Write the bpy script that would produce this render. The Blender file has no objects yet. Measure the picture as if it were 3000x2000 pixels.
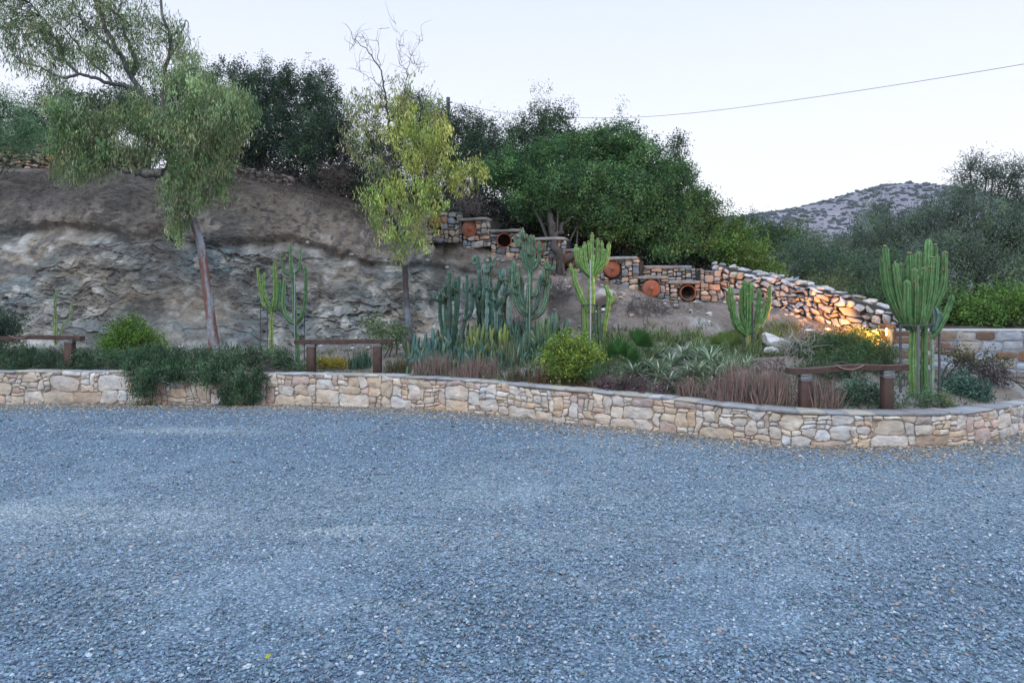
import bpy, math, random
import numpy as np

# ------------------------------------------------------------------ camera, sky, sun, exposure
scene = bpy.context.scene
COL = scene.collection
F, HORZ, CAMZ = 2000.0, 900.0, 1.6          # focal length in photo pixels, horizon row, eye height
cd = bpy.data.cameras.new("camera"); cam = bpy.data.objects.new("camera", cd); COL.objects.link(cam)
cam.location = (0, 0, CAMZ); cam.rotation_euler = (math.radians(90), 0, 0)
cd.sensor_width = 36.0; cd.lens = 24.0; cd.shift_y = -100.0/3000.0
cd.clip_start = 0.1; cd.clip_end = 6000
scene.camera = cam

SUN_EL, SUN_ROT = math.radians(9), math.radians(200)
world = bpy.data.worlds.new("World"); scene.world = world; world.use_nodes = True
wt = world.node_tree; wt.nodes.clear()
wo = wt.nodes.new('ShaderNodeOutputWorld'); bg = wt.nodes.new('ShaderNodeBackground')
sk = wt.nodes.new('ShaderNodeTexSky'); sk.sky_type = 'NISHITA'; sk.sun_disc = False
sk.sun_elevation = SUN_EL; sk.sun_rotation = SUN_ROT; sk.air_density = 1.0; sk.dust_density = 1.5; sk.ozone_density = 2.0
tc = wt.nodes.new('ShaderNodeTexCoord'); sx = wt.nodes.new('ShaderNodeSeparateXYZ')
rp = wt.nodes.new('ShaderNodeValToRGB'); mx = wt.nodes.new('ShaderNodeMixRGB')
wt.links.new(tc.outputs['Generated'], sx.inputs[0]); wt.links.new(sx.outputs['Z'], rp.inputs['Fac'])
cr = rp.color_ramp
cr.elements[0].position = 0.0;  cr.elements[0].color = (9.3, 9.0, 9.4, 1)
cr.elements[1].position = 1.0;  cr.elements[1].color = (10.0, 13.0, 17.5, 1)
e = cr.elements.new(0.14); e.color = (8.6, 8.55, 9.1, 1)
e = cr.elements.new(0.42); e.color = (6.4, 7.0, 8.4, 1)
mx.inputs['Fac'].default_value = 0.9                      # thin high haze over the clear twilight sky
wt.links.new(sk.outputs[0], mx.inputs['Color1']); wt.links.new(rp.outputs[0], mx.inputs['Color2'])
wt.links.new(mx.outputs[0], bg.inputs['Color']); bg.inputs['Strength'].default_value = 0.10
wt.links.new(bg.outputs[0], wo.inputs['Surface'])

sd = bpy.data.lights.new("sun", 'SUN'); sun = bpy.data.objects.new("sun", sd); COL.objects.link(sun)
sd.energy = 0.9; sd.angle = math.radians(40); sd.color = (0.93, 0.96, 1.0)
sun.rotation_euler = (math.radians(42), 0, math.radians(-20)); sun.location = (0, -20, 20)
scene.view_settings.view_transform = 'Standard'; scene.view_settings.look = 'None'
scene.view_settings.gamma = 1.0; scene.view_settings.use_curve_mapping = False
scene.view_settings.exposure = 0.5

# ------------------------------------------------------------------ helpers
RNG = np.random.default_rng(7)
def W(px, py, D):                      # photo pixel at depth D -> world point
    return np.array([(px-1500.0)/F*D, D, CAMZ+(HORZ-py)/F*D])
def G(px, py, z=0.0):                  # photo pixel on the level z -> world point
    D = (CAMZ-z)*F/(py-HORZ); return W(px, py, D)
def nrm(v):
    v = np.asarray(v, float); return v/np.maximum(np.linalg.norm(v, axis=-1, keepdims=True), 1e-9)

def _hash(ix, iy, iz, seed):
    h = (ix.astype(np.int64)*374761393 + iy.astype(np.int64)*668265263 + iz.astype(np.int64)*2147483647 + seed*974634777) & 0xffffffff
    h = ((h ^ (h >> 13))*1274126177) & 0xffffffff
    h = (h ^ (h >> 16))*2246822519 & 0xffffffff
    return ((h ^ (h >> 15)) & 0xffffff)/float(0xffffff)
def vnoise(P, seed=0):
    P = np.asarray(P, float); i = np.floor(P).astype(np.int64); f = P-i; f = f*f*f*(f*(f*6-15)+10)
    r = 0
    for dx in (0, 1):
        for dy in (0, 1):
            for dz in (0, 1):
                w = (f[..., 0] if dx else 1-f[..., 0])*(f[..., 1] if dy else 1-f[..., 1])*(f[..., 2] if dz else 1-f[..., 2])
                r = r+w*_hash(i[..., 0]+dx, i[..., 1]+dy, i[..., 2]+dz, seed)
    return r*2-1
def fbm(P, octv=4, seed=0, gain=.5):
    a, s, r = 1.0, 1.0, 0; t = 0
    for o in range(octv):
        r = r+a*vnoise(np.asarray(P)*s+o*17.3, seed+o); t += a; a *= gain; s *= 2.03
    return r/t

class MB:
    def __init__(s): s.V = []; s.C = []; s.F = {}; s.n = 0
    def add(s, V, Fs, col=(1, 1, 1)):
        V = np.asarray(V, float).reshape(-1, 3); Fs = np.asarray(Fs, int)
        c = np.asarray(col, float)
        if c.ndim == 1: c = np.tile(c, (len(V), 1))
        s.V.append(V); s.C.append(c); s.F.setdefault(Fs.shape[1], []).append(Fs+s.n); s.n += len(V)
    def build(s, name, mat, parent=None, smooth=True):
        V = np.concatenate(s.V); C = np.concatenate(s.C)
        loops, starts, tot = [], [], 0
        for k, L in s.F.items():
            a = np.concatenate(L); loops.append(a.ravel()); starts.append(tot+np.arange(len(a))*k); tot += a.size
        loops = np.concatenate(loops); starts = np.concatenate(starts)
        off = np.array(parent.location if parent is not None and parent.type == 'EMPTY' else (0, 0, 0)) if parent is not None else 0
        if parent is not None and parent.parent is not None: off = off+np.array(parent.parent.location)
        if parent is not None: V = V-off
        me = bpy.data.meshes.new(name)
        me.vertices.add(len(V)); me.vertices.foreach_set('co', V.astype(np.float32).ravel())
        me.loops.add(len(loops)); me.loops.foreach_set('vertex_index', loops.astype(np.int32))
        me.polygons.add(len(starts)); me.polygons.foreach_set('loop_start', starts.astype(np.int32))
        me.update(calc_edges=True)
        me.polygons.foreach_set('use_smooth', np.full(len(starts), smooth))
        at = me.color_attributes.new('Col', 'FLOAT_COLOR', 'POINT')
        at.data.foreach_set('color', np.concatenate([C, np.ones((len(C), 1))], 1).astype(np.float32).ravel())
        if len(V) < 600000: me.validate()
        me.materials.append(mat)
        o = bpy.data.objects.new(name, me); COL.objects.link(o)
        if parent is not None: o.parent = parent
        return o
def tag(o, label=None, cat=None, group=None, kind=None):
    if label: o['label'] = label
    if cat: o['category'] = cat
    if group: o['group'] = group
    if kind: o['kind'] = kind
    return o
def thing(name, loc, label, cat, group=None):
    o = bpy.data.objects.new(name, None); o.location = tuple(float(v) for v in loc); o.empty_display_size = .2
    COL.objects.link(o); return tag(o, label, cat, group)

def smooth_path(P, n):
    P = np.asarray(P, float)
    if len(P) < 3:
        t = np.linspace(0, 1, n)[:, None]; return P[0]*(1-t)+P[-1]*t
    Q = np.vstack([2*P[0]-P[1], P, 2*P[-1]-P[-2]])
    seg = np.linalg.norm(np.diff(P, axis=0), axis=1); cum = np.r_[0, np.cumsum(seg)]
    u = np.linspace(0, cum[-1], n); k = np.clip(np.searchsorted(cum, u, side='right')-1, 0, len(P)-2)
    t = ((u-cum[k])/np.maximum(seg[k], 1e-9))[:, None]
    a, b, c, d = Q[k], Q[k+1], Q[k+2], Q[k+3]
    return .5*((2*b)+(-a+c)*t+(2*a-5*b+4*c-d)*t*t+(-a+3*b-3*c+d)*t**3)
def frames(P):
    T = nrm(np.gradient(P, axis=0)); ref = np.array([0.31, 0.83, 0.05])
    N = []; n = nrm(np.cross(T[0], ref))
    for t in T:
        n = nrm(n-t*np.dot(n, t)); N.append(n)
    N = np.array(N); return T, N, np.cross(T, N)
def tube(mb, P, r, sides=6, col=(1, 1, 1), cap=True, prof=None, jit=0, rng=RNG):
    P = np.asarray(P, float); n = len(P); r = np.broadcast_to(r, (n,)).astype(float)
    T, N, B = frames(P); a = np.arange(sides)*2*np.pi/sides
    pr = np.ones(sides) if prof is None else prof
    rr = r[:, None]*pr[None]
    if jit: rr = rr*(1+jit*rng.normal(size=rr.shape))
    V = P[:, None]+rr[..., None]*(np.cos(a)[None, :, None]*N[:, None]+np.sin(a)[None, :, None]*B[:, None])
    i = np.arange(n-1)[:, None]*sides; j = np.arange(sides)[None]; j2 = (j+1) % sides
    Fq = np.stack([i+j, i+j2, i+sides+j2, i+sides+j], -1).reshape(-1, 4)
    c = np.asarray(col, float)
    if c.ndim == 2 and len(c) == n and c.shape != (n*sides, 3): c = np.repeat(c, sides, 0)
    elif c.ndim == 3: c = c.reshape(-1, 3)
    mb.add(V, Fq, c)
    if cap:
        for e, s in ((0, -1), (n-1, 1)):
            base = V[e]; cc = (c if c.ndim == 1 else c[e*sides:(e+1)*sides])
            fan = [[0, k+1, (k+1) % sides+1] if s > 0 else [0, (k+1) % sides+1, k+1] for k in range(sides)]
            mb.add(np.vstack([P[e][None]+T[e]*s*r[e]*.15, base]), fan, c if c.ndim == 1 else np.vstack([cc[:1], cc]))
def box(mb, c, s, rz=0, col=(1, 1, 1), bev=.12, tilt=0):
    s = np.asarray(s)/2.; b = min(s)*bev
    V = []
    for z, k in ((-s[2], 1), (-s[2]+b, 0), (s[2]-b, 0), (s[2], 1)):
        x, y = s[0]-b*k, s[1]-b*k
        V += [(-x+b, -y, z), (x-b, -y, z), (x, -y+b, z), (x, y-b, z), (x-b, y, z), (-x+b, y, z), (-x, y-b, z), (-x, -y+b, z)]
    V = np.array(V)
    if tilt: V = np.stack([V[:, 0]*math.cos(tilt)-V[:, 2]*math.sin(tilt), V[:, 1], V[:, 0]*math.sin(tilt)+V[:, 2]*math.cos(tilt)], 1)
    V = np.stack([V[:, 0]*math.cos(rz)-V[:, 1]*math.sin(rz), V[:, 0]*math.sin(rz)+V[:, 1]*math.cos(rz), V[:, 2]], 1)+np.asarray(c)
    Fq = [[i*8+j, i*8+(j+1) % 8, i*8+8+(j+1) % 8, i*8+8+j] for i in range(3) for j in range(8)]
    mb.add(V, Fq, col); n0 = mb.n-len(V)
    mb.F.setdefault(8, []).append(np.array([[n0+7-k for k in range(8)], [n0+24+k for k in range(8)]]))

def ico(sub):
    t = (1+5**.5)/2
    V = nrm(np.array([(-1, t, 0), (1, t, 0), (-1, -t, 0), (1, -t, 0), (0, -1, t), (0, 1, t), (0, -1, -t), (0, 1, -t), (t, 0, -1), (t, 0, 1), (-t, 0, -1), (-t, 0, 1)], float))
    Fs = [(0, 11, 5), (0, 5, 1), (0, 1, 7), (0, 7, 10), (0, 10, 11), (1, 5, 9), (5, 11, 4), (11, 10, 2), (10, 7, 6), (7, 1, 8), (3, 9, 4), (3, 4, 2), (3, 2, 6), (3, 6, 8), (3, 8, 9), (4, 9, 5), (2, 4, 11), (6, 2, 10), (8, 6, 7), (9, 8, 1)]
    for _ in range(sub):
        V = list(map(tuple, V)); mid = {}; nf = []
        def m(a, b):
            k = (min(a, b), max(a, b))
            if k not in mid:
                v = (np.array(V[a])+np.array(V[b]))/2; V.append(tuple(v/np.linalg.norm(v))); mid[k] = len(V)-1
            return mid[k]
        for a, b, c in Fs:
            x, y, z = m(a, b), m(b, c), m(c, a); nf += [(a, x, z), (b, y, x), (c, z, y), (x, y, z)]
        Fs = nf; V = np.array(V)
    return np.array(V), np.array(Fs)
ICO = [ico(0), ico(1), ico(2), ico(3)]
def rotm(rng, n):                       # random rotations
    q = nrm(rng.normal(size=(n, 4))); w, x, y, z = q.T
    return np.stack([1-2*(y*y+z*z), 2*(x*y-z*w), 2*(x*z+y*w), 2*(x*y+z*w), 1-2*(x*x+z*z), 2*(y*z-x*w), 2*(x*z-y*w), 2*(y*z+x*w), 1-2*(x*x+y*y)], -1).reshape(n, 3, 3)
def rock(mb, c, r, col, sub=2, seed=0, rough=.25, cuts=6, R=None):
    rng = np.random.default_rng(seed); V, Fs = ICO[sub]; V = V.copy()
    for k in range(cuts):                # planar chips
        d = nrm(rng.normal(size=3)); h = rng.uniform(.55, .85); s = V@d
        V = V-np.clip(s-h, 0, None)[:, None]*d
    V = V*(1+rough*fbm(V*1.7+seed, 3, seed)[:, None]*.5)
    V = V*np.asarray(r)
    if R is not None: V = V@np.asarray(R).T
    cc = np.asarray(col)*(1+.15*fbm(V*6+seed, 2, 3)[:, None])
    mb.add(V+np.asarray(c), Fs, cc)

def slab(mb, c, s_, rz, col, seed=0):
    V, Fs = ICO[3]; V = np.sign(V)*np.abs(V)**.33; V = V/np.abs(V).max(); V = V*np.asarray(s_)/2
    V = V*(1+.10*fbm(V*4+seed, 3, seed)[:, None])+np.array([0, 0, 1])*.012*fbm(V*7+seed, 3, seed+3)[:, None]
    V = np.stack([V[:, 0]*math.cos(rz)-V[:, 1]*math.sin(rz), V[:, 0]*math.sin(rz)+V[:, 1]*math.cos(rz), V[:, 2]], 1); mb.add(V+np.asarray(c), Fs, np.asarray(col)*(1+.2*fbm(V*6, 3, seed)[:, None]))
# ------------------------------------------------------------------ materials
def newmat(name):
    m = bpy.data.materials.new(name); m.use_nodes = True; nt = m.node_tree
    return m, nt, nt.nodes['Principled BSDF']
def mat_col(name, rough=.85, nscale=8, namp=.35, bump=.3, bscale=30, spec=.3, detail=6, bdist=.02, warm=None, transl=0, sheen=0, metal=0):
    """vertex colour x object-space noise, with noise bump"""
    m, nt, b = newmat(name); N = nt.nodes; L = nt.links
    at = N.new('ShaderNodeAttribute'); at.attribute_name = 'Col'
    geo = N.new('ShaderNodeNewGeometry')
    n1 = N.new('ShaderNodeTexNoise'); n1.inputs['Scale'].default_value = nscale; n1.inputs['Detail'].default_value = detail; n1.inputs['Roughness'].default_value = .65
    L.new(geo.outputs['Position'], n1.inputs['Vector'])
    mr = N.new('ShaderNodeMapRange'); mr.inputs[1].default_value = .25; mr.inputs[2].default_value = .75; mr.inputs[3].default_value = 1-namp; mr.inputs[4].default_value = 1+namp
    L.new(n1.outputs['Fac'], mr.inputs[0])
    vm = N.new('ShaderNodeVectorMath'); vm.operation = 'SCALE'; L.new(at.outputs['Color'], vm.inputs[0]); L.new(mr.outputs[0], vm.inputs['Scale'])
    out = vm.outputs[0]
    if warm:
        n3 = N.new('ShaderNodeTexNoise'); n3.inputs['Scale'].default_value = nscale*.6; n3.inputs['Detail'].default_value = 5
        L.new(geo.outputs['Position'], n3.inputs['Vector'])
        r3 = N.new('ShaderNodeMapRange'); r3.inputs[1].default_value = .52; r3.inputs[2].default_value = .7; r3.inputs[4].default_value = warm[3]; L.new(n3.outputs['Fac'], r3.inputs[0])
        mm = N.new('ShaderNodeMixRGB'); mm.inputs['Color2'].default_value = (*warm[:3], 1); L.new(r3.outputs[0], mm.inputs['Fac']); L.new(out, mm.inputs['Color1']); out = mm.outputs[0]
    L.new(out, b.inputs['Base Color'])
    b.inputs['Roughness'].default_value = rough; b.inputs['Specular IOR Level'].default_value = spec; b.inputs['Metallic'].default_value = metal
    if bump:
        n2 = N.new('ShaderNodeTexNoise'); n2.inputs['Scale'].default_value = bscale; n2.inputs['Detail'].default_value = 8; n2.inputs['Roughness'].default_value = .6
        L.new(geo.outputs['Position'], n2.inputs['Vector'])
        bp = N.new('ShaderNodeBump'); bp.inputs['Strength'].default_value = bump; bp.inputs['Distance'].default_value = bdist
        L.new(n2.outputs['Fac'], bp.inputs['Height']); L.new(bp.outputs[0], b.inputs['Normal'])
    if transl:
        tr = N.new('ShaderNodeBsdfTranslucent'); L.new(out, tr.inputs['Color']); ms = N.new('ShaderNodeMixShader'); ms.inputs[0].default_value = transl
        L.new(b.outputs[0], ms.inputs[1]); L.new(tr.outputs[0], ms.inputs[2]); L.new(ms.outputs[0], N['Material Output'].inputs['Surface'])
    return m
M_LEAF = mat_col('leaf', rough=.6, nscale=3, namp=.2, bump=0, spec=.10, transl=.18, detail=2)
M_BARK = mat_col('bark', rough=.9, nscale=12, namp=.4, bump=.6, bscale=25, bdist=.03)
M_TWIG = mat_col('twig', rough=.9, nscale=6, namp=.3, bump=0)
M_CACT = mat_col('cactus_skin', rough=.55, warm=(.21, .19, .10, .5), nscale=11, namp=.3, bump=.25, bscale=40, spec=.2, bdist=.01)
M_BLADE = mat_col('blade', rough=.5, nscale=6, namp=.2, bump=0, spec=.12, transl=.12, detail=2)
M_STONE = mat_col('wall_stone', rough=.85, nscale=8, namp=.26, bump=.8, bscale=14, bdist=.03, warm=(.42, .29, .19, .22))
M_DRY = mat_col('field_stone', rough=.9, nscale=9, namp=.35, bump=.7, bscale=18, bdist=.03)
M_MORT = mat_col('mortar', rough=.95, nscale=25, namp=.25, bump=.6, bscale=60, bdist=.01)
M_PEB = mat_col('pebble', rough=.7, nscale=60, namp=.25, bump=0, spec=.3, detail=3)
M_TERR = mat_col('earth', rough=.95, nscale=5.0, namp=.36, bump=.8, bscale=26, bdist=.05, detail=12)
M_CLAY = mat_col('terracotta', rough=.8, nscale=14, namp=.25, bump=.3, bscale=40, bdist=.01)
M_WOOD = mat_col('weathered_wood', rough=.75, nscale=9, namp=.35, bump=.5, bscale=30, bdist=.01)
M_METAL = mat_col('rusty_metal', rough=.6, nscale=20, namp=.3, bump=.1, metal=.3)
M_ROPE = mat_col('rope', rough=.9, nscale=40, namp=.2, bump=.4, bscale=120, bdist=.005)

# ------------------------------------------------------------------ retaining wall line and terrain profile
WPX = [-900, -500, 0, 400, 800, 1020, 1180, 1360, 1600, 1800, 2000, 2150, 2300, 2450, 2600, 2720, 2820, 2900, 2960, 3000, 3087, 3116]
WPY = [1184, 1184, 1183, 1183, 1186, 1191, 1196, 1206, 1232, 1251, 1270, 1288, 1302, 1307, 1308, 1306, 1299, 1288, 1275, 1264, 1247.8, 1223.2]
WTZ = [.56, .56, .555, .55, .535, .53, .52, .51, .49, .47, .45, .43, .41, .40, .395, .39, .39, .39, .39, .39, .39, .39]
wall_base = [G(a, b)[:2] for a, b in zip(WPX, WPY)]+[np.array((8.28, 10.84))]
WTZ = WTZ+[.39]
def wallD(px): return np.interp(px, WPX, [3200./(q-900) for q in WPY])
def wallZ(px): return np.interp(px, WPX, WTZ[:len(WPX)])
# columns: px : (k2)(k3)(k4)(k5)(k6) as (py, D); k7 = (z, D)
PROF = {
 -1500: [(1012, 14.8), (900, 15.6), (695, 16.2), (520, 16.9), (500, 19.0), (6.6, 27)],
 -300: [(1012, 15.2), (900, 15.9), (695, 16.5), (508, 17.1), (497, 19.3), (6.7, 27)],
 0:    [(1012, 15.4), (905, 16.2), (690, 16.7), (500, 17.3), (493, 19.5), (6.7, 27)],
 300:  [(1015, 15.8), (900, 16.4), (680, 16.9), (498, 17.5), (492, 19.7), (6.7, 27)],
 625:  [(1018, 16.2), (905, 16.9), (700, 17.4), (507, 18.1), (498, 20.0), (6.6, 27)],
 900:  [(1015, 16.2), (905, 17.0), (735, 17.3), (568, 18.1), (548, 19.8), (6.0, 27)],
 1050: [(1008, 16.0), (895, 16.8), (765, 16.9), (622, 17.7), (590, 19.4), (5.6, 27)],
 1200: [(992, 15.2), (885, 16.0), (775, 16.1), (668, 17.0), (590, 18.4), (5.8, 27)],
 1350: [(985, 14.4), (885, 15.0), (790, 15.2), (706, 15.5), (655, 16.4), (5.2, 27)],
 1500: [(985, 13.5), (890, 14.2), (825, 14.5), (752, 15.05), (700, 16.0), (4.8, 27)],
 1650: [(985, 12.7), (895, 13.4), (845, 13.8), (795, 14.7), (745, 15.7), (4.4, 27)],
 1800: [(985, 12.2), (905, 13.0), (870, 13.5), (832, 14.4), (785, 15.3), (4.1, 26)],
 1950: [(985, 12.0), (915, 12.9), (895, 13.3), (882, 14.15), (800, 15.1), (3.8, 26)],
 2110: [(985, 11.9), (920, 12.8), (905, 13.2), (893, 13.9), (830, 14.9), (3.5, 26)],
 2300: [(985, 11.6), (935, 12.3), (925, 12.6), (914, 13.0), (860, 14.1), (3.1, 26)],
 2450: [(1030, 10.8), (990, 11.5), (980, 11.8), (968, 12.1), (905, 13.0), (2.8, 26)],
 2600: [(1085, 10.2), (1060, 10.8), (1050, 11.1), (1040, 11.4), (955, 12.2), (2.5, 26)],
 2700: [(1115, 10.0), (1110, 10.4), (1106, 10.6), (1104, 10.8), (975, 11.7), (2.4, 26)],
 3050: [(1120, 9.8), (1112, 10.3), (1108, 10.5), (1106, 10.75), (978, 11.7), (2.3, 26)],
 3130: [(1206, 10.62), (1205, 10.66), (1204, 10.70), (1203, 10.75), (978, 11.7), (2.4, 26)],
 4600: [(1206, 10.62), (1205, 10.66), (1204, 10.70), (1203, 10.75), (978, 11.7), (2.3, 26)],
}
PK = sorted(PROF)
def col_profile(px):
    """(D, z) control points along one viewing column"""
    wd = float(wallD(px)); wz = float(wallZ(px)); pts = []
    k = {}
    for j in range(5):
        py = np.interp(px, PK, [PROF[q][j][0] for q in PK]); D = np.interp(px, PK, [PROF[q][j][1] for q in PK])
        pts.append((D, CAMZ+(HORZ-py)/F*D))
    z7 = np.interp(px, PK, [PROF[q][5][0] for q in PK]); D7 = np.interp(px, PK, [PROF[q][5][1] for q in PK])
    k0 = (wd+.22, wz-.09); k1 = (wd*.5+pts[0][0]*.5, .5*(wz-.05)+.5*pts[0][1])
    if px > 3120: k0 = (10.56, -.05); k1 = (10.59, -.04)
    return [k0, k1]+pts+[(D7, z7), (55., z7+.8), (95., -.8)]
def ground_pt(px, D):
    c = col_profile(px); z = np.interp(D, [a for a, b in c], [b for a, b in c]); return np.array([(px-1500)/F*D, D, z])
def on_ground(px, py):
    c = col_profile(px); Ds = np.linspace(c[0][0], 30, 1200); zs = np.interp(Ds, [a for a, b in c], [b for a, b in c])
    rows = HORZ-(zs-CAMZ)/Ds*F; i = np.argmax(rows <= py); return ground_pt(px, Ds[i])

# ------------------------------------------------------------------ gravel ground, one sheet to the horizon
def axis(lo, hi, step, far):
    a = np.arange(lo, hi+step/2, step); g = []; d = step; x = hi
    while x < far: d *= 1.45; x += d; g.append(x)
    g = np.array(g); return np.r_[(lo-(g-hi))[::-1], a, g]
DUST = [(120, 1505, 2.4, .38, .75), (450, 1545, 1.6, .30, .65), (990, 1555, .55, .16, .8), (1060, 1540, .4, .1, .7), (390, 1735, .38, .10, .7), (1750, 1700, .8, .25, .45),
        (2700, 1480, 1.5, .22, .55), (2450, 1445, 1.0, .22, .4), (1100, 1400, 1.8, .35, .4), (1200, 1560, 2.0, .3, .4), (540, 1262, 1.2, .28, .7), (1850, 1305, 2.0, .3, .4), (1150, 1780, .5, .15, .5)]
def dustmask(x, y):
    m = np.zeros_like(x); w = .35*fbm(np.stack([x*1.3, y*3, 0*x], -1), 3, 5)
    for px, py, rx, ry, a in DUST:
        c = G(px, py); d = ((x-c[0])/rx)**2+((y-c[1])/ry)**2; m = np.maximum(m, a*np.exp(-d*(1+w)))
    m = np.maximum(m, .55*np.exp(-((y-5.6-.25*x*.3)/1.6)**2)*(.7+.9*w)); return np.clip(m+.4*np.clip(fbm(np.stack([x*.5, y*1.1, 0*x+4], -1), 3, 8)-.1, 0, 1), 0, 1)
xs = axis(-13, 13, .09, 3200); ys = axis(1.5, 14, .09, 3200)
X, Y = np.meshgrid(xs, ys); near = np.exp(-((X/16)**4+((Y-6)/9)**4))
Z = near*(.018*fbm(np.stack([X*.8, Y*.8, 0*X], -1), 3, 11)+.008*fbm(np.stack([X*6, Y*6, 0*X], -1), 2, 12))-.004
dm = dustmask(X, Y)*near
c0 = np.array([.125, .172, .225]); c1 = np.array([.29, .325, .33])
C = c0*(1-dm[..., None])+c1*dm[..., None]
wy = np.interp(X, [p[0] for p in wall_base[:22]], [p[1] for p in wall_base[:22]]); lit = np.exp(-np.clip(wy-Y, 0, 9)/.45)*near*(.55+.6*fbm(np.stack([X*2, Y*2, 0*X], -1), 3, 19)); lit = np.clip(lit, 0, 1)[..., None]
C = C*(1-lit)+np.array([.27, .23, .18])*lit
far = np.clip((np.hypot(X, Y-6)-40)/120, 0, 1)[..., None]; C = C*(1-far)+np.array([.20, .17, .13])*far
ny, nx = X.shape; ii = (np.arange(ny-1)[:, None]*nx+np.arange(nx-1)[None]).ravel()
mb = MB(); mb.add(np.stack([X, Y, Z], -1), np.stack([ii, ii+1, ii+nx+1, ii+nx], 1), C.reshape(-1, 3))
def mat_gravel():
    m, nt, b = newmat('gravel'); N = nt.nodes; L = nt.links
    at = N.new('ShaderNodeAttribute'); at.attribute_name = 'Col'; geo = N.new('ShaderNodeNewGeometry')
    v = N.new('ShaderNodeTexVoronoi'); v.inputs['Scale'].default_value = 85; L.new(geo.outputs['Position'], v.inputs['Vector'])
    hs = N.new('ShaderNodeSeparateColor'); L.new(v.outputs['Color'], hs.inputs[0])
    r = N.new('ShaderNodeValToRGB'); r.color_ramp.elements[0].color = (.45, .5, .55, 1); r.color_ramp.elements[1].color = (2.6, 2.5, 2.4, 1)
    for p, c in ((.35, (.8, .85, .9)), (.7, (1.15, 1.15, 1.15)), (.88, (1.6, 1.55, 1.5))):
        e = r.color_ramp.elements.new(p); e.color = (*c, 1)
    L.new(hs.outputs[0], r.inputs[0])
    n = N.new('ShaderNodeTexNoise'); n.inputs['Scale'].default_value = 1.6; n.inputs['Detail'].default_value = 6; L.new(geo.outputs['Position'], n.inputs['Vector'])
    mr = N.new('ShaderNodeMapRange'); mr.inputs[3].default_value = .75; mr.inputs[4].default_value = 1.25; L.new(n.outputs['Fac'], mr.inputs[0])
    a = N.new('ShaderNodeMixRGB'); a.blend_type = 'MULTIPLY'; a.inputs[0].default_value = 1; L.new(at.outputs['Color'], a.inputs[1]); L.new(r.outputs[0], a.inputs[2])
    s = N.new('ShaderNodeVectorMath'); s.operation = 'SCALE'; L.new(a.outputs[0], s.inputs[0]); L.new(mr.outputs[0], s.inputs['Scale'])
    L.new(s.outputs[0], b.inputs['Base Color']); b.inputs['Roughness'].default_value = .85; b.inputs['Specular IOR Level'].default_value = .25
    bp = N.new('ShaderNodeBump'); bp.inputs['Strength'].default_value = .8; bp.inputs['Distance'].default_value = .012; bp.invert = True
    L.new(v.outputs['Distance'], bp.inputs['Height']); L.new(bp.outputs[0], b.inputs['Normal'])
    return m
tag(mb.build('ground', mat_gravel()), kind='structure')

# loose pebbles on the gravel
def pebbles(y0, y1, dens, s0, s1, sub, rng):
    n = int(dens*(y1-y0)*(y0+y1)*.8); n = int(n*1.15)
    y = rng.uniform(y0, y1, n); x = rng.uniform(-1, 1, n)*(.80*y+.5)
    wx = np.interp(x, [p[0] for p in wall_base[:22]], [p[1] for p in wall_base[:22]])
    keep = (y < wx-.02) & (rng.uniform(size=n) > dustmask(x, y)*.92); x, y = x[keep], y[keep]; n = len(x)
    s = rng.uniform(0, 1, n)**2.0*(s1-s0)+s0; s[rng.uniform(size=n) < .012] *= 1.7
    sc = np.stack([s, s*rng.uniform(.6, 1, n), s*rng.uniform(.35, .75, n)], -1)
    Vt, Ft = ICO[0] if sub else (np.array([(1, 0, 0), (0, 1, 0), (-1, 0, 0), (0, -1, 0), (0, 0, 1), (0, 0, -1.)]), np.array([(0, 1, 4), (1, 2, 4), (2, 3, 4), (3, 0, 4)]))
    V = Vt[None]*(1+.22*rng.normal(size=(n, len(Vt), 1)))*sc[:, None]
    if sub: R = rotm(rng, n); R[:, :2, 2] *= .55; R[:, 2, :2] *= .55
    else:
        a = rng.uniform(0, 6.28, n); t = rng.normal(0, .35, n); R = np.zeros((n, 3, 3)); R[:, 0, 0] = np.cos(a); R[:, 0, 1] = -np.sin(a); R[:, 1, 0] = np.sin(a); R[:, 1, 1] = np.cos(a); R[:, 2, 2] = 1; R[:, 2, 0] = t
    V = np.einsum('nij,nkj->nki', R, V)
    V += np.stack([x, y, .25*s], -1)[:, None]
    base = np.array([.17, .24, .305]); k = rng.uniform(size=n)
    C = base*rng.uniform(.66, 1.34, (n, 1))*(1+rng.normal(0, .05, (n, 3)))
    C[k > .92] = np.array([.40, .44, .48])*rng.uniform(.75, 1.25, ((k > .92).sum(), 1))
    C[(k > .87) & (k < .91)] = np.array([.33, .27, .24])*rng.uniform(.7, 1.2, (((k > .87) & (k < .91)).sum(), 1))
    C[k < .12] *= .55
    Fs = (Ft[None]+np.arange(n)[:, None, None]*len(Vt)).reshape(-1, 3)
    return V.reshape(-1, 3), Fs, np.repeat(C, len(Vt), 0)
mb = MB(); rr = np.random.default_rng(21)
for a in ((2.3, 4.0, 5600, .0035, .0145, 1), (4.0, 6.2, 3600, .004, .0145, 0), (6.2, 8.5, 2100, .005, .016, 0), (8.5, 11.4, 1200, .006, .018, 0)):
    mb.add(*pebbles(*a, rr))
tag(mb.build('pebbles', M_PEB, smooth=False), 'loose slate blue gravel stones lying over the parking yard', 'gravel', kind='stuff')

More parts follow.
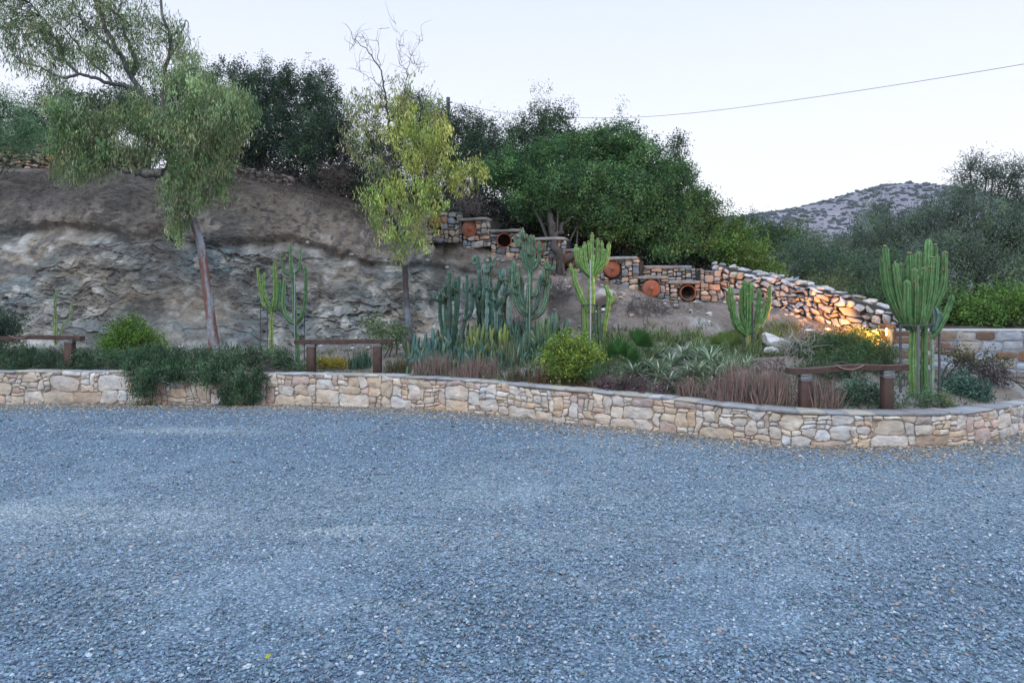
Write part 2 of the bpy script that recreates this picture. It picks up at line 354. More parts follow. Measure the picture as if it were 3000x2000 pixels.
# ------------------------------------------------------------------ hillside: planting bed, cut bank and slope in one sheet
pxs = np.r_[np.arange(-1500, -100, 40), np.arange(-100, 3100, 4), np.arange(3100, 4600, 60)].astype(float)
rows = [12, 16, 56, 80, 66, 24, 14, 8, 10]
T = np.concatenate([k+np.arange(r)/r for k, r in enumerate(rows)]+[[len(rows)]])
VD = np.zeros((len(pxs), len(T))); VZ = np.zeros_like(VD)
for i, px in enumerate(pxs):
    c = np.array(col_profile(px)); VD[i] = np.interp(T, np.arange(len(c)), c[:, 0]); VZ[i] = np.interp(T, np.arange(len(c)), c[:, 1])
VX = (pxs[:, None]-1500)/F*VD
PXG = np.repeat(pxs[:, None], len(T), 1); TG = np.repeat(T[None], len(pxs), 0)
cliff = np.clip(1-(PXG-1150)/450, 0, 1)                       # how cliff-like the column is
face = np.clip((TG-1.9)/.3, 0, 1)*np.clip((5.3-TG)/.6, 0, 1)  # k2..k5
P = np.stack([VX, VD, VZ], -1)
# bedding planes dip to the right
ang = .2; U = VX*math.cos(ang)-VZ*math.sin(ang); S = VX*math.sin(ang)+VZ*math.cos(ang)
lowf = np.clip((4.1-TG)/.25, 0, 1)
def ridged(Pp, o, sd): 
    r = 0; a_ = 1.; t_ = 0; sc = 1.
    for k in range(o): r = r+a_*(1-2*np.abs(vnoise(np.asarray(Pp)*sc, sd+k))); t_ += a_; a_ *= .55; sc *= 2.1
    return r/t_
wU = .16*fbm(np.stack([VX*.6, VD*.2, VZ*.8], -1), 3, 33); S = S+wU; 
def cells(A, Bq, seed):                       # fractured blocks: random value of the nearest cell, and distance to its border
    ia, ib = np.floor(A), np.floor(Bq); best = np.full(A.shape, 9.); sec = np.full(A.shape, 9.); val = np.zeros(A.shape); gx_ = np.zeros(A.shape)
    for da in (-1, 0, 1):
        for db in (-1, 0, 1):
            ca, cb = (ia+da).astype(np.int64), (ib+db).astype(np.int64); z_ = np.zeros_like(ca)
            ra = ca+_hash(ca, cb, z_, seed); rb = cb+_hash(ca, cb, z_, seed+1); d_ = (A-ra)**2+(Bq-rb)**2; v_ = _hash(ca, cb, z_, seed+2); t_ = _hash(ca, cb, z_, seed+3)-.5
            n_ = d_ < best; sec = np.where(n_, best, np.minimum(sec, d_)); gx_ = np.where(n_, t_*(Bq-rb)*1.6, gx_); val = np.where(n_, v_, val); best = np.where(n_, d_, best)
    return val-.5+gx_, np.sqrt(sec)-np.sqrt(best)
wA = .15*fbm(np.stack([VX*2, 0*VX, VZ*2], -1), 3, 63); wB = .15*fbm(np.stack([VX*2, 0*VX+5, VZ*2], -1), 3, 64)
b1, e1 = cells(U*1.3+wA, S*2.6+wB, 101); b2, e2 = cells(U*3.2+wA*2, S*6.5+wB*2, 111); b3, e3 = cells(U*8+wA*3, S*14+wB*3, 121)
rough_ = np.clip(.45+1.6*fbm(np.stack([VX*.5, 0*VX, VZ*.8], -1), 3, 34), .12, 1)
crk = np.exp(-(fbm(np.stack([U*.45, 0*U, S*1.3], -1), 4, 47)/.018)**2)
grain = fbm(np.stack([VX*9, VD*4, VZ*11], -1), 4, 39); big = fbm(np.stack([VX*.4, 0*VX, VZ*.5], -1), 3, 41)
lw = face*cliff*lowf; uw = face*(1-lowf*cliff)
disp = lw*rough_*(.14*b1+.095*b2+.05*b3-.03*np.exp(-(e2/.07)**2))-lw*.05*crk+lw*.03*grain+lw*.07*fbm(np.stack([U*2, 0*U, S*5], -1), 4, 31)+uw*(.012*b2+.022*grain+.018*b3)+face*cliff*.32*big
led = np.exp(-((TG-4.0-.10*np.sin(VX*.9)+.15*fbm(np.stack([VX*.8, 0*VX, 0*VX], -1), 3, 61))/.10)**2)*cliff      # undercut ledge line
P[..., 1] -= disp-led*.28
P[..., 2] += face*.12*fbm(np.stack([VX*2, VD*2, VZ*2], -1), 3, 43)+(1-face)*.05*np.clip(TG, 0, 1)*fbm(np.stack([VX*1.5, VD*1.5, 0*VX], -1), 4, 44)+.03*face*(1-cliff)*fbm(np.stack([VX*7, VD*7, VZ*7], -1), 3, 45)
n1 = fbm(np.stack([U*.5, VD*.2, S*1.3], -1), 4, 51); n2 = fbm(np.stack([VX*.8, 0*VX, VZ*1.1], -1), 4, 52); n3 = fbm(np.stack([VX*3, 0*VX, VZ*4], -1), 4, 53)
def mixc(a, b, t): t = np.clip(t, 0, 1)[..., None]; return a*(1-t)+b*t
low = mixc(np.array([.27, .26, .235]), np.array([.31, .265, .21]), .45+1.5*n1); low = mixc(low, np.array([.175, .20, .20]), .15+2.2*n2); low = mixc(low, np.array([.16, .15, .14]), (-n3-.15)*5)
low = mixc(low, np.array([.42, .40, .37]), (n3-.18)*4); low = low*(1+.35*(b2+.5*b3))[..., None]
up = mixc(np.array([.235, .195, .155]), np.array([.16, .14, .12]), .5+1.8*n2); up = mixc(up, np.array([.36, .31, .26]), (n3-.1)*3)
up = mixc(up, np.array([.12, .105, .095]), (fbm(np.stack([VX*9, 0*VX, VZ*9], -1), 3, 57)-.12)*4)
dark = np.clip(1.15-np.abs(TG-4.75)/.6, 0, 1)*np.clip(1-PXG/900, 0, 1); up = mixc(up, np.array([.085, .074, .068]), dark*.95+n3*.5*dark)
cf = mixc(low, up, (TG-3.95+.25*n1)*5)
slope = mixc(np.array([.215, .175, .15]), np.array([.135, .115, .10]), .5+2*n2); slope = mixc(slope, np.array([.32, .30, .28]), (n3-.2)*4)
soil = mixc(np.array([.20, .165, .135]), np.array([.27, .25, .23]), .5+1.5*n3)
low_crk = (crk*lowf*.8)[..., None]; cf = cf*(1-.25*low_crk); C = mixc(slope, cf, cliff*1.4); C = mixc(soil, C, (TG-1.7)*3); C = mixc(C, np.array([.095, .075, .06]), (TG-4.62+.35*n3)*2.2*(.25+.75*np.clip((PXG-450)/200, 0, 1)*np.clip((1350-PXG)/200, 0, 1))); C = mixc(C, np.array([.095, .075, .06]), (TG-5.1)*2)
n, k = VX.shape; ii = (np.arange(n-1)[:, None]*k+np.arange(k-1)[None]).ravel()
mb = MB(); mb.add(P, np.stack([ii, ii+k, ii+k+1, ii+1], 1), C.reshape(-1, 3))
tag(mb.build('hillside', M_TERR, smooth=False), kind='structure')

# ------------------------------------------------------------------ far hills
hx = np.linspace(-900, 1500, 240); hy = np.linspace(230, 1500, 130); X, Y = np.meshgrid(hx, hy)
def bumpf(cx, cy, sx, sy, h, p=2): return h*np.exp(-(np.abs((X-cx)/sx)**p+np.abs((Y-cy)/sy)**p))
Z = 87*np.exp(-np.abs((X-350)/430)**3-np.abs((Y-640)/210)**2)+31*np.exp(-np.abs((X-362)/82)**1.8-np.abs((Y-640)/120)**2)+bumpf(-500, 900, 400, 300, 60)
Z += np.clip(Z/40, 0, 1)*(3.0*fbm(np.stack([X/60, Y/60, 0*X], -1), 5, 71)+1.2*fbm(np.stack([X/9, Y/9, 0*X], -1), 3, 72))-1.5
n1 = fbm(np.stack([X/35, Y/35, 0*X], -1), 4, 73)
C = mixc(np.array([.235, .21, .235]), np.array([.19, .175, .20]), .5+1.5*n1)  # purple-grey hill, tinted cooler to stand in for denser haze
ny, nx = X.shape; ii = (np.arange(ny-1)[:, None]*nx+np.arange(nx-1)[None]).ravel()
mb = MB(); mb.add(np.stack([X, Y, Z], -1), np.stack([ii, ii+1, ii+nx+1, ii+nx], 1), C.reshape(-1, 3))
hill_mat = mat_col('hill_scrub', rough=1, nscale=.05, namp=.25, bump=0, warm=(.075, .085, .06, .0))
tag(mb.build('hills', hill_mat), kind='structure')
# scrub dotted over the hill: low bushes
rr = np.random.default_rng(5); mb = MB(); bm = []
from numpy import searchsorted
Vt, Ft = ICO[1]
nb = 11000; bx = rr.uniform(60, 760, nb); by = rr.uniform(430, 700, nb)
den = fbm(np.stack([bx/22, by/22, 0*bx], -1), 3, 76); kp = rr.uniform(size=nb) < .5+.7*den; bx, by = bx[kp], by[kp]; nb = len(bx)
ix = np.clip(((bx-hx[0])/(hx[1]-hx[0])), 0, len(hx)-1.01); iy = np.clip(((by-hy[0])/(hy[1]-hy[0])), 0, len(hy)-1.01)
i0 = ix.astype(int); j0 = iy.astype(int); fx = ix-i0; fy = iy-j0
bz = Z[j0, i0]*(1-fx)*(1-fy)+Z[j0, i0+1]*fx*(1-fy)+Z[j0+1, i0]*(1-fx)*fy+Z[j0+1, i0+1]*fx*fy
s = rr.uniform(.9, 2.7, nb)*rr.uniform(.6, 1, nb)
V = Vt[None]*(1+.25*rr.normal(size=(nb, len(Vt), 1)))*np.stack([s*1.3, s, s*.6], -1)[:, None]+np.stack([bx, by, bz+.2*s], -1)[:, None]
mb.add(V.reshape(-1, 3), (Ft[None]+np.arange(nb)[:, None, None]*len(Vt)).reshape(-1, 3), np.repeat(np.array([.055, .075, .07])*rr.uniform(.7, 1.3, (nb, 1)), len(Vt), 0))
tag(mb.build('hill_scrub', M_TWIG, smooth=False), 'dark low scrub dotted over the distant bare hill', 'scrub', kind='stuff')

# ------------------------------------------------------------------ masonry
def pack(L, H, rng, w0, w1, h0, h1, step=.015, flat=.35):
    """stones laid one by one on the lowest course: list of (u0, v0, w, h)"""
    n = int(L/step); sky = np.zeros(n); out = []
    while True:
        m = sky.min()
        if m > H-.012: break
        i = int(np.argmax(sky <= m+1e-6)); j = i
        while j < n and abs(sky[j]-m) < 1e-6: j += 1
        h = rng.uniform(h0, h1)
        if rng.uniform() < flat: h = h0*rng.uniform(.55, 1.1)
        w = np.clip(h*rng.uniform(.9, 2.2), w0, w1)*(1.6 if h < h0 and rng.uniform() < .5 else 1)
        k = max(2, int(w/step))
        if j-i-k < w0*.6/step: k = j-i
        if (j-i) < w0*.9/step and i > 0 and j < n: h = max(.02, min(h, min(sky[i-1], sky[min(j, n-1)])-m)) if min(sky[i-1], sky[min(j, n-1)]) > m+.02 else h
        # snap to neighbouring course to form level beds
        if i > 0 and abs(sky[i-1]-(m+h)) < .022 and sky[i-1] > m+.02: h = sky[i-1]-m
        if m+h > H-h0*.45: h = H-m
        out.append((i*step, m, k*step, h)); sky[i:i+k] = m+h
    return out
def stones(mb, rects, place, rng, colf, gap=.012, depth=.05, dome=.02, warp=.03, chop=.3, tilt=.0, npt=20, holes=(), recess=.05, seed=0):
    for (u0, v0, w, h) in rects:
        g = gap*.5
        a, b, c, d = u0+g, v0+g, u0+w-g, v0+h-g
        if c-a < .015 or d-b < .01: continue
        mn = min(c-a, d-b); ks = np.where(rng.uniform(size=8) < .35, rng.uniform(.25, 1, 8)*chop, rng.uniform(.04, .12, 8))*mn
        pts = [(a+ks[0], b), (c-ks[1], b), (c, b+ks[2]), (c, d-ks[3]), (c-ks[4], d), (a+ks[5], d), (a, d-ks[6]), (a, b+ks[7])]
        cx, cy = (a+c)/2, (b+d)/2
        pl = np.array(pts+[pts[0]]); seg = np.linalg.norm(np.diff(pl, axis=0), axis=1); cum = np.r_[0, np.cumsum(seg)]
        t = (np.arange(npt)+.37)/npt*cum[-1]; O = np.stack([np.interp(t, cum, pl[:, 0]), np.interp(t, cum, pl[:, 1])], 1)
        # pull towards a rounder outline a little
        O = O*.93+.07*(np.roll(O, 1, 0)+np.roll(O, -1, 0))/2
        O = O+rng.normal(0, .03*mn, O.shape)
        skip = False
        for (hx_, hy_, hr) in holes:
            dv = O-np.array([hx_, hy_]); dl = np.linalg.norm(dv, axis=1)
            if math.hypot(cx-hx_, cy-hy_) < hr*.95: skip = True
            ins = dl < hr; O[ins] = np.array([hx_, hy_])+dv[ins]/np.maximum(dl[ins], 1e-5)[:, None]*hr
        if skip: continue
        cen = O.mean(0); dd = depth*rng.uniform(.55, 1.2); tx, ty = rng.normal(0, tilt, 2); col = colf(rng)
        dm = dome*rng.uniform(.4, 1.4)
        V = []; Cc = []
        for sc_, dp in ((1.0, -recess), (1.0, dd*.80), (.95, dd*.97), (.72, dd+dm*.45), (.36, dd+dm)):
            Q = cen+(O-cen)*sc_; rel = Q-cen
            off = dp+(rel[:, 0]*tx+rel[:, 1]*ty)*(dp > 0)
            if dp > 0: off = off+fbm(np.stack([Q[:, 0]*11, Q[:, 1]*11, 0*Q[:, 0]+seed], -1), 2, seed)*dome*.9
            wq = np.stack([Q[:, 0]*3.2, Q[:, 1]*3.2, 0*Q[:, 0]+seed*3], -1)
            Q2 = Q+np.stack([vnoise(wq, seed+1)+.7*vnoise(wq*2.9, seed+3), vnoise(wq+9, seed+2)*.8+.75*vnoise(wq*2.7+5, seed+4)], 1)*warp
            V.append(place(Q2[:, 0], Q2[:, 1], off)); Cc.append(np.tile(col*(.55 if dp < 0 else 1), (npt, 1)))
        wq = np.array([[cen[0]*3.2, cen[1]*3.2, seed*3]]); Q2 = cen+np.array([(vnoise(wq, seed+1)+.7*vnoise(wq*2.9, seed+3))[0], (vnoise(wq+9, seed+2)*.8+.75*vnoise(wq*2.7+5, seed+4))[0]])*warp
        V.append(place(Q2[:1], Q2[1:], np.array([dd+dm]))); Cc.append(col[None])
        V = np.concatenate(V); Cc = np.concatenate(Cc); Cc = Cc*(1+.17*fbm(V*8, 3, 5)[:, None])*(1+.12*fbm(V*5+7, 2, 6)[:, None]*np.array([1., 0, -1.]))
        q = []
        for r_ in range(4):
            for j in range(npt): q.append([r_*npt+j, r_*npt+(j+1) % npt, (r_+1)*npt+(j+1) % npt, (r_+1)*npt+j])
        n0 = mb.n; mb.add(V, q, Cc)
        tri = np.array([[4*npt+j, 4*npt+(j+1) % npt, 5*npt] for j in range(npt)])+n0
        mb.F.setdefault(3, []).append(tri)
class Line:
    """plan polyline (x, y) with a base and top height along it; place(u, v, off) gives points on its front face"""
    def __init__(s, pts, zb, zt, n=200, batter=0.):
        p = smooth_path(np.column_stack([pts, np.zeros(len(pts))]), n)[:, :2]; s.p = p
        d = np.r_[0, np.cumsum(np.linalg.norm(np.diff(p, axis=0), axis=1))]; s.u = d; s.L = d[-1]
        q = np.array([np.argmin(np.linalg.norm(p-np.asarray(a)[None], axis=1)) for a in pts]); s.zb = np.interp(np.arange(n), q, zb); s.zt = np.interp(np.arange(n), q, zt)
        t = nrm(np.gradient(p, axis=0)); s.nx = t[:, 1]; s.ny = -t[:, 0]; s.H = (s.zt-s.zb).max(); s.b = batter
    def at(s, u, v, off, rel=True):
        u = np.asarray(u); x = np.interp(u, s.u, s.p[:, 0]); y = np.interp(u, s.u, s.p[:, 1]); a = np.interp(u, s.u, s.nx); b = np.interp(u, s.u, s.ny)
        zb = np.interp(u, s.u, s.zb); zt = np.interp(u, s.u, s.zt); f = np.asarray(v)/s.H
        o = off-s.b*f
        return np.stack([x+a*o, y+b*o, zb+(zt-zb)*f], -1)
def core(mb, ln, thick, off, col, nu=160, nv=8, holes=(), top=True, rough=.01):
    """backing of the wall between and behind its stones"""
    us = np.linspace(0, ln.L, nu); vs = np.linspace(0, ln.H, nv); U, V = np.meshgrid(us, vs)
    A = ln.at(U.ravel(), V.ravel(), off+rough*fbm(np.stack([U.ravel()*9, V.ravel()*9, 0*U.ravel()], -1), 3, 9))
    ii = (np.arange(nv-1)[:, None]*nu+np.arange(nu-1)[None]).ravel()
    q = np.stack([ii, ii+1, ii+nu+1, ii+nu], 1)
    if len(holes):
        cu = (U.ravel()[ii]+U.ravel()[ii+1])/2; cv = (V.ravel()[ii]+V.ravel()[ii+nu])/2; keep = np.ones(len(ii), bool)
        for (a, b, r) in holes: keep &= np.hypot(cu-a, cv-b) > r*.8
        q = q[keep]
    mb.add(A, q, col)
    nt_ = 5; ts = np.linspace(0, 1, nt_); B = np.concatenate([ln.at(us, np.full(nu, ln.H), off-t*thick+0*us) for t in ts])
    ii = (np.arange(nt_-1)[:, None]*nu+np.arange(nu-1)[None]).ravel(); B[:, 2] += .006*fbm(B*8, 3, 3)
    mb.add(B, np.stack([ii, ii+1, ii+nu+1, ii+nu], 1), col)
    for u in (0., ln.L):                   # end faces
        E = np.concatenate([ln.at(np.array([u, u]), np.array([0, ln.H]), np.array([o, o])) for o in (off, off-thick)])
        mb.add(E, [[0, 1, 3, 2]], col)
    E = np.concatenate([ln.at(us, 0*us, off-thick+0*us), ln.at(us, 0*us+ln.H, off-thick+0*us)]); i = np.arange(nu-1)
    mb.add(E, np.stack([i+1, i, i+nu, i+nu+1], 1), col)

PAL = np.array([[.60, .55, .49], [.66, .60, .53], [.60, .48, .35], [.58, .42, .27], [.56, .42, .36], [.48, .35, .32], [.68, .66, .64], [.42, .31, .24], [.38, .30, .28], [.62, .53, .42]])
PAL = PAL*.68+PAL.mean(0)*.32*.97
PWT = np.array([.20, .18, .15, .12, .07, .04, .10, .03, .03, .14]); PWT /= PWT.sum()
def col_front(rng): return PAL[rng.choice(len(PAL), p=PWT)]*rng.uniform(.82, 1.12)
ln = Line(wall_base, [-.03]*len(wall_base), [z-.035 for z in WTZ], 400)
root = thing('retaining_wall', (0, 9, 0), 'low curving retaining wall of tan, pink and white rubble stone along the gravel yard', 'wall')
rng = np.random.default_rng(3)
mb = MB(); stones(mb, pack(ln.L, ln.H, rng, .07, .50, .08, .27, flat=.40), ln.at, rng, col_front, gap=.009, depth=.028, dome=.011, warp=.042, chop=.6, seed=4, npt=20)
mb.build('stone_facing', M_STONE, root, smooth=False)
mb = MB(); core(mb, ln, .30, .006, (.34, .27, .21), 900, 24, rough=.010); mb.build('mortar_core', M_MORT, root)
# irregular pale coping flags
mb = MB(); u = 0.
while u < ln.L-.05:
    w = min(rng.uniform(.14, .5), ln.L-u); uu = np.linspace(u+.003, u+w-.003, 7); h = rng.uniform(.016, .034); o = rng.uniform(.012, .045); tl = rng.normal(0, .004)
    cc = np.array([[.42, .42, .43], [.36, .37, .39], [.47, .43, .37], [.33, .32, .32]])[rng.integers(4)]*rng.uniform(.72, .98); V = []
    on = o+.012*vnoise(np.stack([uu*9, 0*uu, 0*uu], -1), 5)
    for oo, z in ((on-.03, 0*uu-.012), (on, 0*uu-.004), (on, uu*0+h*.7), (on-.012, uu*0+h+tl), (on*0-.10, uu*0+h), (on*0-.21, uu*0+h*.9), (on*0-.33, uu*0+h*.8+tl), (on*0-.34, uu*0-.02)):
        Aq = ln.at(uu, 0*uu+ln.H, oo); Aq[:, 2] += z; V.append(Aq)
    V = np.concatenate(V); V[:, 2] += .005*fbm(V*7, 3, 6); ii = (np.arange(7)[:, None]*7+np.arange(6)[None]).ravel(); mb.add(V, np.stack([ii, ii+1, ii+8, ii+7], 1), cc); n0 = mb.n-56
    mb.F.setdefault(8, []).append(np.array([[n0+k*7 for k in range(8)], [n0+(7-k)*7+6 for k in range(8)]])); u += w
mb.build('coping', M_STONE, root)

# mortared wall at the right end of the bed
def col_slab(rng):
    p = np.array([[.40, .44, .50], [.34, .37, .42], [.20, .12, .08], [.23, .165, .12], [.34, .31, .28], [.17, .11, .075]]); return p[rng.choice(6, p=[.32, .22, .14, .12, .12, .08])]*rng.uniform(.85, 1.1)
a0 = W(2614, 1100, 11.0); a1 = W(3060, 1100, 10.85); a2 = W(3900, 1100, 10.7)
lnm = Line([a0[:2], a1[:2], a2[:2]], [.25, -.04, -.04], [1.205, 1.205, 1.205], 120)
root = thing('mortared_wall', (a0[0], a0[1], .3), 'straight wall of blue-white and rust slabs in thick grey mortar behind the tallest cactus', 'wall')
rng = np.random.default_rng(9); mb = MB()
stones(mb, pack(lnm.L, lnm.H, rng, .30, .75, .12, .20, flat=.12), lnm.at, rng, col_slab, gap=.020, depth=.014, dome=.006, warp=.020, chop=.45, seed=8)
mb.build('stone_facing', M_STONE, root)
mb = MB(); core(mb, lnm, .42, .006, (.25, .27, .29), 300, 40, rough=.008); mb.build('mortar_core', M_MORT, root)
mb = MB(); box(mb, ((a0[0]+a2[0])/2, a0[1]-.1+.19, 1.225), (a2[0]-a0[0]+.06, .5, .035), math.atan2(a2[1]-a0[1], a2[0]-a0[0]), (.42, .41, .40), bev=.3); mb.build('coping', M_MORT, root)

# dry-stone wall stepping down to the lamp
def col_dry(rng):
    p = np.array([[.36, .36, .37], [.27, .28, .30], [.42, .39, .36], [.20, .20, .21], [.46, .36, .27], [.55, .54, .54]]); return p[rng.choice(6, p=[.26, .20, .18, .10, .14, .12])]*rng.uniform(.8, 1.15)
def dry_wall(name, pts, label, rng, thick=.5, sz=(.09, .36, .08, .2), toprock=(.10, .2), depth=.09, colf=col_dry, seed=2, ntop=8.):
    xy = [W(p[0], 0, p[1])[:2] for p in pts]; zb = [W(p[0], p[2], p[1])[2] for p in pts]; zt = [W(p[0], p[3], p[1])[2] for p in pts]
    l = Line(xy, zb, zt, 200, batter=.10)
    root = thing(name, (xy[0][0], xy[0][1], zb[0]), label, 'wall'); mb = MB()
    stones(mb, pack(l.L, l.H, rng, *sz, flat=.25), l.at, rng, colf, gap=.018, depth=depth, dome=.03, warp=.07, chop=.9, tilt=.30, seed=seed, recess=.03, npt=11)
    n = int(l.L*ntop*2)
    for i in range(n):
        u = rng.uniform(0, l.L); o = -rng.uniform(-.02, thick); s = rng.uniform(*toprock)
        c = l.at(np.array([u]), np.array([l.H]), np.array([o]))[0]; R = rotm(rng, 1)[0]; R[2, :2] *= .3; R[:2, 2] *= .3
        rock(mb, c+np.array([0, 0, s*.12]), (s*rng.uniform(.7, 1.1), s*.7, s*.4), colf(rng)*1.15, sub=1, seed=int(rng.integers(1e6)), R=R)
    mb.build('stones', M_DRY, root, smooth=False)
    mb = MB(); core(mb, l, thick, -.035, (.07, .062, .055), 200, 16, rough=.03); mb.build('core', M_MORT, root); return root, l
dry_wall('dry_stone_wall', [(2085, 14.3, 905, 772), (2180, 13.9, 905, 795), (2300, 13.2, 925, 825), (2400, 12.6, 965, 852), (2500, 12.15, 1010, 882), (2590, 11.8, 1060, 905), (2630, 11.65, 1080, 915)],
         'long grey dry-stone wall falling to the right, partly lit orange by the lamp', np.random.default_rng(14), thick=.6, sz=(.07, .42, .06, .2))
dry_wall('upper_stone_wall', [(-500, 19.2, 500, 410), (0, 19.2, 505, 418), (180, 19.3, 505, 430), (420, 19.6, 500, 440)],
         'brown dry-stone wall on top of the cliff at the left edge', np.random.default_rng(15), colf=lambda r: col_dry(r)*np.array([.8, .6, .45]), seed=6, thick=.5)
dry_wall('upper_stone_wall', [(560, 19.8, 525, 470), (700, 19.6, 540, 490), (860, 19.4, 560, 520)],
         'low dark row of stones on the cliff top under the tall evergreens', np.random.default_rng(16), colf=lambda r: col_dry(r)*np.array([.5, .42, .38]), seed=7, thick=.4)

# hive wall: stepped dry masonry with stone lintels over clay pipes
HIVES = [(1278, 650, 20, 'lid'), (1377, 673, 23.5, 'lid'), (1477, 705, 22.5, 'open'), (1578, 727, 24, 'lid'), (1672, 762, 21, 'lid'), (1792, 788, 24.5, 'lid'), (1906, 846, 25.5, 'lid'), (2014, 858, 23.5, 'open')]
HD = lambda px: float(np.interp(px, [1250, 1377, 1477, 1578, 1672, 1792, 1906, 2014, 2120], [15.7, 15.4, 15.1, 14.9, 14.7, 14.5, 14.2, 14.1, 14.05]))
SEG = [(1250, 1357, 700, 622), (1357, 1440, 712, 648), (1440, 1533, 745, 682), (1533, 1660, 778, 706), (1660, 1772, 818, 738), (1772, 1874, 840, 762), (1874, 1962, 888, 818), (1962, 2052, 893, 832), (2052, 2112, 902, 792)]
def col_hive(rng):
    p = np.array([[.36, .32, .28], [.26, .27, .29], [.43, .36, .29], [.42, .29, .21], [.21, .23, .25], [.38, .36, .34]]); return p[rng.choice(6)]*rng.uniform(.8, 1.15)
root = thing('beehive_wall', W(1700, 820, 14.7), 'stepped rubble wall with flat lintels holding a row of clay beehive pipes', 'wall')
mbs, mbc, mbl = MB(), MB(), MB(); rng = np.random.default_rng(31)
for a, b, yb, yt in SEG:
    da, db = HD(a), HD(b); pa, pb = W(a, 0, da)[:2], W(b, 0, db)[:2]; dm_ = (da+db)/2
    zb = CAMZ+(HORZ-yb)/F*dm_-.1; zt = CAMZ+(HORZ-yt)/F*dm_
    l = Line([pa, (pa+pb)/2, pb], [zb]*3, [zt]*3, 40, batter=.0); hs = []
    for hx_, hy_, hr, kd in HIVES:
        d = HD(hx_); c = W(hx_, hy_, d); u = (hx_-a)/(b-a)*l.L
        if -.3 < u < l.L+.3: hs.append((u, c[2]-zb, hr/F*d*1.06))
    stones(mbs, pack(l.L, l.H, rng, .10, .40, .05, .16, flat=.3), l.at, rng, col_hive, gap=.012, depth=.055, dome=.012, warp=.02, chop=.6, tilt=.18, seed=int(a), holes=hs, recess=.03)
    core(mbc, l, .5, -.03, (.06, .052, .045), 48, 30, holes=hs, rough=.01)
    if a > 1340 and a < 2050:
        cx = (pa+pb)/2; z = zt+.035
        s = (l.L*rng.uniform(1.02, 1.12), .5, .062)
        slab(mbl, (cx[0]+rng.uniform(-.05, .05), cx[1]+.14, z), (s[0], s[1], .075), math.atan2(pb[1]-pa[1], pb[0]-pa[0]), np.array([.25, .245, .235])*rng.uniform(.85, 1.2), int(a))
l2 = Line([W(1872, 0, 14.75)[:2], W(1950, 0, 14.7)[:2], W(2060, 0, 14.6)[:2]], [1.95]*3, [2.43]*3, 40)
stones(mbs, pack(l2.L, l2.H, rng, .08, .3, .06, .12, flat=.25), l2.at, rng, col_hive, gap=.016, depth=.05, dome=.02, warp=.015, chop=.4, tilt=.1, seed=77, recess=.03)
core(mbc, l2, .5, -.03, (.06, .052, .045), 48, 10)
slab(mbl, (*(W(1950, 0, 14.9)[:2]), 2.46), (1.05, .5, .08), -.03, (.25, .25, .25), 5)
mbs.build('stones', M_DRY, root); mbc.build('core', M_MORT, root); mbl.build('lintels', M_DRY, root)
for i, (hx_, hy_, hr, kd) in enumerate(HIVES):
    d = HD(hx_); c = W(hx_, hy_, d); r = hr/F*d; x, y, z = c
    lab = ['terracotta lid with knob half hidden by yellow leaves at the top left of the row', 'round terracotta lid with knob, highest fully seen in the stone wall',
           'open dark clay pipe between the two upper terracotta lids', 'terracotta lid partly behind the tall blue-green cactus',
           'shadowed terracotta lid beside the big tree trunk, behind the bright cactus', 'terracotta lid just right of the bright green cactus top',
           'largest terracotta lid, lowest in the wall, left of the open pipe', 'open clay pipe with dark hollow at the lower right end of the row'][i]
    root = thing('clay_beehive', c, lab, 'clay beehive', 'clay beehive pipes set in the stepped wall')
    clay = np.array([.24, .105, .065])*(.72 if i in (4,) else 1)*(1+.08*rng.normal())  # the shadowed lid carries its shade as a darker clay colour
    n = 36; a = np.arange(n)*2*np.pi/n; mb = MB()
    prof = [(r, -.06), (r, .5)] if kd == 'lid' else [(r*.80, .42), (r*.84, -.03), (r*.86, -.06), (r*.98, -.075), (r, -.055), (r, .5)]
    V = np.array([[(x+q*math.cos(t), y+dd, z+q*math.sin(t)) for t in a] for q, dd in prof]).reshape(-1, 3)
    q = [[k*n+j, k*n+(j+1) % n, (k+1)*n+(j+1) % n, (k+1)*n+j] for k in range(len(prof)-1) for j in range(n)]
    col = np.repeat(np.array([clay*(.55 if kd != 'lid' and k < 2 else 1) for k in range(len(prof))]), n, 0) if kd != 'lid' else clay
    mb.add(V, q, col)
    if kd != 'lid':
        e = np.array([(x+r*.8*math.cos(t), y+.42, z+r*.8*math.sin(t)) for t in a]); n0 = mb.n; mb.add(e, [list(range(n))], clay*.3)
    mb.build('pipe', M_CLAY, root)
    if kd == 'lid':
        mb = MB(); prof = [(r*.99, -.052), (r*1.02, -.075), (r*.96, -.088), (r*.6, -.098), (r*.28, -.112), (r*.2, -.12), (r*.16, -.15), (r*.08, -.158), (.001, -.16)]
        V = np.array([[(x+q_*math.cos(t), y+dd, z+q_*math.sin(t)) for t in a] for q_, dd in prof]).reshape(-1, 3)
        q = [[k*n+j, k*n+(j+1) % n, (k+1)*n+(j+1) % n, (k+1)*n+j] for k in range(len(prof)-1) for j in range(n)]
        mb.add(V, q, clay*np.array([1.05, .95, .95])); mb.build('lid', M_CLAY, root)

